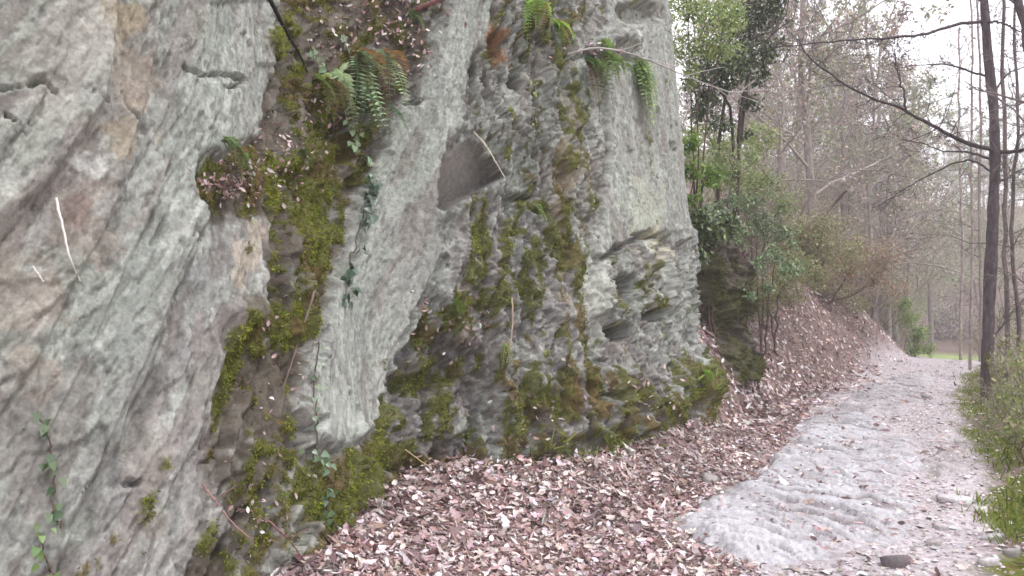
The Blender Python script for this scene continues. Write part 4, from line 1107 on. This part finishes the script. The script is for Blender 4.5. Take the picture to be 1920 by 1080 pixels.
def build_main_tree():
    base = ground_at(1852, 752); dp = base[1]
    root = empty('tree', base, 'dark mossy tree beside the path with long bare limbs over it', 'tree')
    T = [base + np.array([0, 0, -.3]), base, at(1850, 690, dp), at(1853, 600, dp), at(1857, 520, dp), at(1862, 420, dp), at(1868, 300, dp), at(1866, 200, dp), at(1857, 120, dp), at(1851, 40, dp), at(1846, -60, dp), at(1850, -250, dp), at(1840, -600, dp)]
    P = smooth_line(np.array(T), 60); R = np.interp(P[:, 2] - base[2], [-.3, 0, .3, 2, 4, 6, 9], [.15, .115, .10, .09, .078, .066, .03])
    R = R * .88 * (1 + .06 * RNG.normal(size=60))
    V, F = tubes([(P, R)], 14)
    V = V + RNG.normal(0, .004, V.shape)
    hgt = V[:, 2] - base[2]
    c = jitter(len(V), srgb(84, 74, 76), .14, .03); mossy = (noise2(V[:, 2] * 3, np.arctan2(V[:, 1] - dp, V[:, 0] - base[0]) * 2, 77) * (1.0 - hgt * .4) > .5)[:, None]
    c = np.where(mossy, jitter(len(V), srgb(92, 90, 52), .15), c)
    put('trunk', make_mesh('trunk', V - base, F, M_BARK, c, True), root)
    limbs = [([(1868, 283, 0), (1800, 262, -.2), (1760, 240, -.5), (1690, 200, -.8), (1620, 178, -1.0), (1560, 140, -1.1), (1520, 108, -1.2), (1500, 80, -1.2)], .034, .008),
             ([(1851, 38, 0), (1800, 42, -.1), (1740, 62, -.4), (1680, 70, -.6), (1600, 72, -.7), (1520, 80, -.8), (1450, 88, -.8)], .026, .007),
             ([(1860, 300, 0), (1820, 283, .3), (1770, 285, .5), (1740, 270, .6), (1700, 262, .7)], .020, .005),
             ([(1862, 322, 0), (1830, 300, .4), (1795, 302, .6), (1750, 325, .8), (1700, 352, 1.0), (1650, 385, 1.2)], .018, .005),
             ([(1868, 285, 0), (1900, 285, -.2), (1940, 278, -.5), (1990, 262, -.8)], .034, .014),
             ([(1858, 142, 0), (1820, 132, .4), (1780, 118, .6), (1730, 120, .9), (1680, 128, 1.1)], .02, .005),
             ([(1862, 345, 0), (1890, 335, .3), (1930, 310, .6)], .02, .007),
             ([(1850, 40, 0), (1880, 38, -.3), (1920, 60, -.5)], .02, .008),
             ([(1866, 175, 0), (1890, 135, .3), (1930, 122, .5)], .018, .008),
             ([(1848, 0, 0), (1800, -30, .4), (1740, -60, .8), (1650, -60, 1.2)], .02, .007),
             ([(1700, 207, -.8), (1698, 170, -.8), (1682, 130, -.7), (1680, 90, -.7)], .018, .006),
             ([(1858, 640, 0), (1885, 600, .4), (1920, 560, .7)], .018, .008)]
    rng = np.random.default_rng(808)
    for pts, r0, r1 in limbs:
        P, R = limb_path([at(x, y, dp + d) for x, y, d in pts], r0, r1)
        paths = [(P, R)]; small = []
        for k in range(int(7 + 10 * np.linalg.norm(P[-1] - P[0]) / 2)):
            i = rng.integers(5, 25); d = P[i] - P[i - 1]; d /= np.linalg.norm(d)
            v = unit_rand(1, rng)[0]; v -= v.dot(d) * d
            grow(rng, P[i], d * .8 + v * .9, rng.uniform(.25, .8), max(R[i] * .35, .004), 0, small, (1, 3, 3), .05, .3, .0028)
        V1, F1 = tubes(paths, 7); V2, F2 = tubes([(o[1], o[2]) for o in small], 3)
        V = np.vstack([V1, V2]); C = jitter(len(V), srgb(76, 67, 68), .14, .03)
        lb = put('limb', make_mesh('limb', V1 - base, F1, M_BARK, C[:len(V1)], True), root)
        put('twigs', make_mesh('twigs', V2 - base, F2, M_TWIG, C[len(V1):]), lb)
build_main_tree()

def pole_tree(pts, r0, r1, label, seed, col=(104, 92, 90), nb=14, depth_j=0.0):
    rng = np.random.default_rng(seed)
    P = smooth_line(np.array(pts), 30); P[1:-1] += rng.normal(0, .012, (28, 3)) * np.array([1, 1, 0])
    R = np.linspace(r0, r1, 30); b = P[0].copy()
    root = empty('sapling', b, label, 'tree', 'thin trees on the valley side')
    V, F = tubes([(P, R)], 8)
    put('trunk', make_mesh('trunk', V - b, F, M_BARK, jitter(len(V), srgb(*col), .15, .04, rng), True), root)
    out = []
    for k in range(nb):
        i = rng.integers(5, 29); a = rng.uniform(0, 6.28)
        grow(rng, P[i], np.array([math.cos(a), math.sin(a), rng.uniform(.0, .7)]), rng.uniform(.5, 1.6), max(R[i] * .4, .006), 0, out, (1, 4, 4, 3), .08, .25, .003)
    V, F = tubes([(o[1], o[2]) for o in out], 3)
    put('crown', make_mesh('crown', V - b, F, M_TWIG, jitter(len(V), srgb(118, 106, 104), .12, .03, rng)), root)

def standing(px, dep, tops):
    x = (px - 960) / FPX * dep
    return [np.array([x, dep, float(land(x, dep)) - .15])] + [at(a, b, dep) for a, b in tops]
pole_tree(standing(1886, 15, [(1888, 560), (1884, 420), (1886, 250), (1884, 60), (1890, -200), (1888, -500)]), .042, .02, 'thin grey sapling close behind the dark tree', 901)
pole_tree(standing(1908, 13, [(1912, 600), (1895, 480), (1900, 380), (1915, 200), (1900, 60), (1925, -100)]), .034, .016, 'crooked sapling at the edge of the verge', 902)
pole_tree(standing(1818, 19, [(1820, 560), (1826, 450), (1822, 300), (1826, 100), (1820, -200)]), .036, .016, 'thin pale sapling just path side of the dark tree', 903, (150, 136, 130))
pole_tree(standing(2030, 10.5, [(2005, 400), (1970, 250), (1924, 60), (1908, -50), (1890, -300)]), .06, .045, 'thicker leaning trunk cut by the upper corner of the view', 904, (92, 80, 84))
pole_tree(standing(1838, 24, [(1840, 560), (1836, 400), (1842, 200), (1836, -50)]), .05, .025, 'far sapling seen right behind the dark trunk', 905, (140, 126, 122))
pole_tree(standing(1800, 27, [(1802, 560), (1806, 450), (1798, 250), (1802, 50)]), .05, .03, 'faint sapling where the path meets the meadow', 906, (160, 148, 142))

# ------------------------------------------------------------------ leafy shrubs, ivy-clad trees and brush around the cliff corner
def leafy(name, root_pt, stems, blobs, n, size, cols, label, cat, seed, mat=M_GREEN, stem_col=(104, 88, 80), r0=.02, wl=.9, group=None, twigs=True, down=.3):
    """stems from a root, leaf clumps spread around their ends; blobs = (centre, radius)"""
    rng = np.random.default_rng(seed)
    b = np.array(root_pt, float)
    root = empty(name, b, label, cat, group)
    paths = []
    for s in stems:
        P = smooth_line(np.vstack([b[None], np.array(s)]), 12) + rng.normal(0, .02, (12, 3)); P[0] = b
        paths.append((P, np.linspace(r0, r0 * .3, 12)))
    P, D = [], []; main = list(paths)
    for c, rad in blobs:
        c = np.array(c, float); m = max(int(n * rad ** 2 / sum(q[1] ** 2 for q in blobs)), 6)
        ends = c + unit_rand(max(m // 14, 3), rng) * rad * rng.uniform(.25, 1.0, (max(m // 14, 3), 1)) * np.array([1, 1, .85])
        near = main[int(np.argmin([np.linalg.norm(q[0][-1] - c) for q in main]))][0]
        for e in ends:
            if twigs and rng.random() < .06:
                k = int(np.argmin(np.linalg.norm(near - e, axis=1))); mid = (near[k] + e) / 2 + rng.normal(0, .06, 3)
                paths.append((np.array([near[k], mid, e]), np.array([r0 * .3, r0 * .2, r0 * .1])))
        q = ends[rng.integers(0, len(ends), m)] + rng.normal(0, rad * .16, (m, 3))
        P.append(q); D.append(unit_rand(m, rng) + np.array([0, 0, -down]))
    P = np.vstack(P); D = np.vstack(D); m = len(P)
    V, F = tubes(paths, 5)
    put('stem', make_mesh('stem', V - b, F, M_BARK, jitter(len(V), srgb(*stem_col), .15, .04, rng), True), root)
    c = pick(m, [srgb(*q) for q in cols], [1] * len(cols), .18, .06, rng)
    V, F, C = scatter(P - b, D, unit_rand(m, rng) * .7 + np.array([0, -.3, .7]), size * rng.uniform(.6, 1.35, m), c, LEAF if size > .05 else DIA, LEAF_F if size > .05 else DIA_F, width=wl)
    put('leaves', make_mesh('leaves', V, F, mat, C), root)

def on_land(px, dep, dz=-.05):
    x = (px - 960) / FPX * dep
    return np.array([x, dep, float(land(x, dep)) + dz])

leafy('hazel_shrub', on_land(1300, 11.6), [[at(1310, 200, 11.3), at(1320, 60, 11), at(1340, 20, 10.6)], [at(1300, 150, 11.3), at(1290, 40, 11)], [at(1330, 160, 11.2), at(1370, 40, 11)]],
      [(at(1320, 30, 10.8), .40), (at(1370, 20, 10.9), .3), (at(1290, 90, 11), .25), (at(1345, 85, 11), .3), (at(1300, -20, 11), .5), (at(1295, 135, 11), .18)], 3600, .06, [(150, 166, 102), (132, 148, 86), (166, 178, 122)], 'yellow green leafy shrub at the top of the cliff corner', 'shrub', 1001)
leafy('ivy_clad_tree', on_land(1375, 13.5), [[at(1385, 290, 13.5), at(1400, 170, 13.4), at(1412, 40, 13.3), at(1405, -150, 13.3)], [at(1335, 330, 13.2), at(1360, 200, 13), at(1372, 60, 13)], [at(1390, 120, 13), at(1450, 60, 12.8)], [at(1380, 160, 13), at(1320, 170, 12.6)]],
      [(at(1410, 40, 13.3), .42), (at(1400, 110, 13.2), .35), (at(1445, 20, 13), .3), (at(1350, 150, 12.8), .33), (at(1405, 190, 13.3), .24), (at(1330, 190, 12.7), .25), (at(1375, 70, 13), .3), (at(1400, -60, 13.3), .6), (at(1398, 250, 13.4), .12), (at(1425, 140, 13.2), .2), (at(1300, 150, 12.6), .2), (at(1440, 90, 13), .3), (at(1380, 120, 12.6), .35), (at(1330, 110, 12.6), .3), (at(1460, -30, 13), .4), (at(1350, 230, 13), .22), (at(1310, 210, 12.7), .2)], 9000, .065, [(70, 88, 48), (56, 72, 46), (92, 104, 60)], 'dark ivy clad tree leaning behind the cliff corner', 'tree', 1002, M_IVY, (86, 76, 70), .05)
leafy('evergreen_shrub', on_land(1296, 11.4), [[at(1300, 340, 11.2), at(1300, 290, 11)], [at(1310, 380, 11.1), at(1320, 330, 11)]],
      [(at(1296, 320, 10.9), .16), (at(1302, 370, 10.9), .12), (at(1292, 265, 11), .16), (at(1330, 330, 11.1), .18)], 650, .08, [(112, 140, 56), (128, 150, 74), (96, 122, 56)], 'bright broad leaved shrub squeezed against the cliff corner', 'shrub', 1003, M_GREEN)
leafy('sapling', on_land(1345, 14.5), [[at(1350, 330, 14.5), at(1330, 230, 14.5), at(1300, 200, 14.4)], [at(1370, 300, 14.5), at(1420, 220, 14.6)], [at(1340, 340, 14.3), at(1400, 330, 14.2)]],
      [(at(1310, 240, 14.4), .35), (at(1360, 270, 14.4), .4), (at(1420, 260, 14.6), .4), (at(1340, 330, 14.2), .4), (at(1400, 340, 14), .4), (at(1300, 300, 14), .25)], 4200, .055, [(148, 160, 96), (126, 142, 80), (160, 168, 116)], 'loose light green sapling growing out of the bank', 'shrub', 1004)
leafy('ivy_bush', on_land(1430, 13.0), [[at(1430, 450, 12.8), at(1440, 400, 12.7)], [at(1420, 480, 12.6), at(1410, 430, 12.5)], [at(1450, 500, 12.7), at(1460, 470, 12.6)]],
      [(at(1430, 420, 12.7), .3), (at(1400, 385, 12.5), .24), (at(1445, 480, 12.5), .22), (at(1365, 380, 12.3), .22), (at(1470, 440, 12.8), .25), (at(1420, 500, 12.4), .18), (at(1390, 440, 12.0), .22), (at(1360, 450, 11.6), .16), (at(1335, 400, 12), .25), (at(1480, 500, 12.6), .25), (at(1440, 540, 12.3), .14), (at(1405, 550, 11.7), .12)], 3400, .055, [(98, 122, 82), (116, 138, 94), (140, 154, 114)], 'green ivy bush spilling over the dark outcrop', 'ivy', 1005, M_IVY)
leafy('bramble_bush', on_land(1335, 11.6), [[at(1330, 440, 11.2), at(1350, 410, 11)], [at(1310, 450, 11), at(1320, 480, 10.9)]],
      [(at(1330, 430, 11.0), .22), (at(1315, 480, 10.9), .14), (at(1360, 420, 11.2), .2), (at(1310, 410, 11), .15)], 2200, .065, [(88, 104, 56), (64, 82, 50), (120, 132, 84)], 'dark bramble bush in the nook beside the cliff corner', 'bramble', 1006, M_IVY)
leafy('bank_bush', on_land(1430, 15.5), [[at(1480, 480, 15.2), at(1480, 430, 15)], [at(1530, 470, 15.3), at(1560, 420, 15.2)], [at(1520, 480, 15), at(1520, 420, 15)]],
      [(at(1500, 440, 15), .45), (at(1550, 430, 15.2), .45), (at(1480, 500, 14.8), .35), (at(1540, 490, 15.2), .35), (at(1590, 470, 15.6), .4), (at(1470, 470, 14.8), .35), (at(1520, 460, 15), .4)], 6500, .055, [(156, 160, 116), (132, 136, 88), (158, 150, 120), (140, 128, 108)], 'pale green brushy bush on the bank beyond the outcrop', 'shrub', 1007)
leafy('bank_bush', on_land(1550, 19), [[at(1600, 510, 18.8), at(1600, 460, 18.6)], [at(1650, 530, 18.8), at(1670, 470, 18.8)]],
      [(at(1610, 480, 18.6), .5), (at(1660, 480, 18.8), .5), (at(1590, 510, 18.6), .35), (at(1640, 520, 18.8), .4), (at(1560, 500, 18.4), .45), (at(1680, 540, 19.4), .35)], 4200, .06, [(158, 148, 124), (146, 140, 108), (170, 134, 120)], 'brownish brushy bush farther along the bank', 'shrub', 1008)
leafy('hawthorn_bush', on_land(1716, 23.5), [[at(1715, 640, 23.4), at(1705, 590, 23.4)], [at(1722, 640, 23.5), at(1730, 600, 23.5)]],
      [(at(1706, 596, 23.3), .32), (at(1724, 625, 23.5), .34), (at(1738, 655, 23.6), .24), (at(1694, 570, 23.2), .25), (at(1716, 655, 23.4), .25)], 3000, .06, [(138, 158, 96), (150, 166, 108), (124, 142, 88)], 'fresh green bush at the end of the leafy bank', 'shrub', 1009)
leafy('meadow_thicket', on_land(1780, 46), [[at(1760, 640, 46), at(1750, 600, 46)], [at(1800, 640, 46), at(1810, 600, 46)], [at(1780, 630, 46), at(1780, 590, 46)]],
      [(at(1760, 620, 46), 1.4), (at(1800, 620, 46), 1.4), (at(1780, 600, 46), 1.4), (at(1830, 630, 46), 1.2), (at(1735, 640, 46), 1.0)], 3800, .12, [(150, 138, 140), (160, 148, 148), (138, 130, 126)], 'grey leafless thicket behind the strip of meadow', 'shrub', 1010, M_LITTER, r0=.05)

leafy('ivy_bush', on_land(1395, 12.6), [[at(1380, 330, 12.4), at(1370, 300, 12.2)], [at(1420, 340, 12.6), at(1440, 330, 12.6)]],
      [(at(1370, 320, 12.2), .28), (at(1430, 350, 12.5), .3), (at(1340, 300, 12.2), .24), (at(1400, 290, 12.6), .22), (at(1470, 380, 12.8), .25)], 2300, .05, [(134, 148, 96), (116, 132, 84), (154, 162, 116)], 'loose mid green bush above the ivy, below the leaning ivy clad tree', 'shrub', 1011, M_GREEN)
leafy('bank_bush', on_land(1455, 14.2), [[at(1460, 540, 13.8), at(1470, 500, 13.7)], [at(1440, 560, 13.6), at(1430, 530, 13.5)]],
      [(at(1470, 520, 13.6), .3), (at(1500, 500, 13.8), .3), (at(1530, 520, 14.6), .25), (at(1440, 540, 13.2), .2), (at(1400, 520, 12.6), .18)], 2400, .05, [(142, 148, 98), (128, 134, 84), (156, 150, 116)], 'low sprawling bush on the leafy bank just beyond the ivy', 'shrub', 1012)
for i_, (px_, py_, dep_, cols_, lab_) in enumerate([(1420, 585, 12.4, [(128, 134, 84), (108, 112, 72), (150, 140, 112)], 'low ivy patch on the leaf slope just past the dark outcrop'), (1475, 575, 13.6, [(140, 144, 98), (120, 122, 82), (160, 148, 124)], 'low pale undergrowth halfway up the leaf slope'),
                                                 (1545, 560, 15.6, [(146, 148, 104), (128, 128, 90), (164, 150, 128)], 'straggly undergrowth on the upper leaf slope'), (1390, 610, 11.8, [(110, 118, 76), (92, 100, 62), (134, 134, 96)], 'dark green ivy spilling over the foot of the outcrop'), (1600, 590, 17.2, [(136, 138, 96), (150, 140, 112)], 'small green patch on the leaf slope near the bend')]):
    p_ = ground_at(px_, py_)
    leafy('undergrowth', p_ - np.array([0, 0, .05]), [[p_ + np.array([.1, 0, .25])], [p_ + np.array([-.15, .1, .3])]], [(p_ + np.array([0, 0, .18]), .36), (p_ + np.array([.35, .25, .25]), .3), (p_ + np.array([-.35, .05, .25]), .36), (p_ + np.array([-.1, .3, .5]), .34)], 1700, .05, cols_, lab_, 'undergrowth', 1300 + i_, r0=.008)
for i_, (px_, py_, lab_) in enumerate([(1885, 790, 'leafy undergrowth around the roots of the thin saplings'), (1912, 870, 'taller leafy undergrowth above the mossy verge'), (1905, 720, 'pale green undergrowth behind the dark tree')]):
    p_ = ground_at(px_, py_)
    leafy('undergrowth', p_ - np.array([0, 0, .05]), [[p_ + np.array([.1, 0, .5])], [p_ + np.array([-.1, .1, .6])], [p_ + np.array([.3, .1, .7])]], [(p_ + np.array([.05, 0, .3]), .3), (p_ + np.array([.35, .2, .45]), .35), (p_ + np.array([.2, .1, .75]), .3)], 700, .05, [(134, 146, 84), (116, 124, 74), (156, 150, 112)], lab_, 'undergrowth', 1400 + i_, r0=.008)
# brush: bare shrubs along the bank
def brush_parts(seed, buds, budc):
    rng = np.random.default_rng(seed); out = []
    for k in range(13):
        a = rng.uniform(0, 6.28); e = rng.uniform(.5, 1.4)
        grow(rng, np.array([rng.normal(0, .12), rng.normal(0, .12), -.1]), np.array([math.cos(a) * math.cos(e), math.sin(a) * math.cos(e), math.sin(e)]), rng.uniform(1.2, 2.4), .014, 0, out, (1, 7, 5, 3), .1, .25, .0035)
    V, F = tubes([(o[1], o[2]) for o in out if o[0] == 0], 5); V2, F2 = tubes([(o[1], o[2]) for o in out if o[0] > 0], 3)
    stem = make_mesh('stem', V, F, M_BARK, jitter(len(V), srgb(112, 98, 92), .15, .04, rng))
    tips = np.vstack([o[1] for o in out if o[0] >= 2])
    P = tips[rng.integers(0, len(tips), buds)] + rng.normal(0, .03, (buds, 3))
    lv, lf, lc = scatter(P, unit_rand(buds, rng), unit_rand(buds, rng), rng.uniform(.02, .05, buds), jitter(buds, srgb(*budc), .2, .07, rng), DIA, DIA_F)
    tw = make_mesh('twigs', np.vstack([V2, lv]), [F2, lf + len(V2)], M_TWIG, np.vstack([jitter(len(V2), srgb(150, 138, 132), .14, .03, rng), lc]))
    return stem, tw
BRUSH = [brush_parts(1100, 1500, (160, 158, 118)), brush_parts(1101, 1000, (176, 146, 132)), brush_parts(1102, 1900, (144, 156, 100))]
for px, dep, k, s in [(1430, 17, 0, .8), (1465, 18, 2, .8), (1520, 20, 1, .9), (1565, 21, 0, 1.0), (1505, 22, 1, 1.1), (1420, 18.5, 2, .9), (1590, 23, 1, .9), (1390, 16.5, 0, .8), (1630, 24, 2, .8), (1570, 25, 0, 1.2), (1500, 26, 1, 1.2), (1390, 19, 2, 1.0), (1450, 23, 0, 1.2), (1640, 27, 1, 1.0), (1610, 27, 0, 1.3), (1360, 17, 1, .9), (1660, 30, 2, 1.2), (1690, 33, 0, 1.3)]:
    x = (px - 960) / FPX * dep
    root = empty('bare_shrub', (x, dep, float(land(x, dep))), 'tangled leafless shrub in the brush covering the bank', 'shrub', 'leafless brush on the bank')
    root.rotation_euler = (0, 0, RNG.uniform(0, 6.28)); root.scale = (s, s, s)
    put('stem', BRUSH[k][0], root); put('twigs', BRUSH[k][1], root)
for px, dep, k, s, lab in [(1900, 14, 0, .6, 'low leafless bush around the foot of the dark tree'), (1925, 9, 2, .45, 'bare bramble tangle over the mossy verge'), (1880, 17, 2, .7, 'twiggy bush behind the dark tree toward the valley'), (1930, 20, 1, .9, 'leafless bush down the valley side, cut by the edge of view')]:
    x = (px - 960) / FPX * dep
    root = empty('bare_shrub', (x, dep, float(land(x, dep))), lab, 'shrub', 'leafless bushes on the valley side')
    root.rotation_euler = (0, 0, RNG.uniform(0, 6.28)); root.scale = (s, s, s)
    put('stem', BRUSH[k][0], root); put('twigs', BRUSH[k][1], root)

# fallen branch propped on the bank
twig('dead_branch', [at(1512, 448, 15.7), at(1545, 405, 15.8), at(1566, 380, 15.9), at(1588, 356, 15.8)], .035, .03, (92, 82, 76), 'dark snapped branch sticking up from the bank', 'branch', group=None)

# the dark outcrop beyond the cliff corner
def outcrop():
    nu, nv = 110, 110
    u, v = np.meshgrid(np.linspace(0, 1, nu), np.linspace(0, 1, nv))
    a = at(1322, 640, 11.2); b = at(1402, 640, 12.2)
    x = a[0] + (b[0] - a[0]) * u; y = a[1] + (b[1] - a[1]) * u
    top = 2.3 + .25 * fbm(u * 3, u * 0, 3, 1201); bot = .5
    z = bot + (top - bot) * v
    t = z / .11 + .8 * fbm(u * 2, v * 3, 3, 1203)
    D = .30 * fbm(u * 2.2, v * 3.0, 5, 1202) + .05 * (t - np.floor(t)) * noise2(np.floor(t), u * 4, 1204) + .10 * facets(u * 4 + .3 * v, v * 6, 1207) + .05 * facets(u * 11, v * 16, 1208) + .18 * (1 - (2 * u - 1) ** 2) - .25 * sstep(.85, 1, v)
    n = np.array([b[1] - a[1], -(b[0] - a[0])]); n = n / np.linalg.norm(n)
    x = x + n[0] * D - n[0] * .12 * v; y = y + n[1] * D - n[1] * .12 * v
    V = np.stack([x, y, z], -1).reshape(-1, 3)
    # closed back so the outcrop is a solid lump
    back = V.copy(); back[:, 0] -= n[0] * 1.0; back[:, 1] -= n[1] * 1.0
    i = np.arange(nv - 1)[:, None] * nu + np.arange(nu - 1)[None]
    Ff = np.stack([i, i + 1, i + nu + 1, i + nu], -1).reshape(-1, 4)
    N = nu * nv
    rim = np.concatenate([np.arange(nu), np.arange(1, nv) * nu + nu - 1, (nv - 1) * nu + np.arange(nu - 2, -1, -1), np.arange(nv - 2, 0, -1) * nu])
    r2 = np.roll(rim, -1)
    Fs = np.stack([rim, rim + N, r2 + N, r2], -1)
    tone = (1 + .2 * fbm(u * 6, v * 9, 4, 1205))[..., None]
    m = sstep(-.1, .3, fbm(u * 3, v * 4, 4, 1206))[..., None]
    col = (np.array(srgb(88, 80, 72)) * (1 - m) + np.array(srgb(80, 78, 54)) * m) * tone
    col = col.reshape(-1, 3)
    o0 = V.mean(0); o0[2] = bot
    o = put('rock_outcrop', make_mesh('rock_outcrop', np.vstack([V, back]) - o0, [Ff, Fs], M_ROCK, np.vstack([col, col]), False), None, o0)
    k = RNG.choice(len(V), 7000, p=(m.ravel() + .05) / (m.ravel() + .05).sum()); nn = np.array([n[0], n[1], .2])
    mv, mf, mc = scatter(V[k] - o0 + RNG.normal(0, .012, (7000, 3)), nn + unit_rand(7000) * .9, unit_rand(7000), RNG.uniform(.02, .05, 7000), pick(7000, [srgb(104, 106, 56), srgb(86, 84, 50), srgb(124, 128, 74)], [2, 2, 1], .25), DIA, DIA_F, width=.6)
    put('moss', make_mesh('moss', mv, mf, M_MOSS, mc), o)['kind'] = 'stuff'
    tag(o, 'dark mossy rock outcrop behind the cliff corner, under ivy', 'outcrop')
outcrop()

# ------------------------------------------------------------------ damp air between the trees
def build_haze():
    lo, hi = (-251.0, -151.0, -5.0), (451.0, 501.0, 30.0)
    V = np.array([[x, y, z] for z in (lo[2], hi[2]) for y in (lo[1], hi[1]) for x in (lo[0], hi[0])])
    F = np.array([[0, 2, 3, 1], [4, 5, 7, 6], [0, 1, 5, 4], [2, 6, 7, 3], [0, 4, 6, 2], [1, 3, 7, 5]])
    m = bpy.data.materials.new('haze'); m.use_nodes = True
    t = m.node_tree; t.nodes.clear()
    out = t.nodes.new('ShaderNodeOutputMaterial'); v = t.nodes.new('ShaderNodeVolumePrincipled')
    v.inputs['Color'].default_value = (0.93, 0.91, 0.94, 1); v.inputs['Density'].default_value = 0.0034
    t.links.new(v.outputs[0], out.inputs['Volume'])
    tag(put('haze', make_mesh('haze', V, F, m)), 'thin pale haze hanging in the wood', 'haze', None, 'stuff')
build_haze()
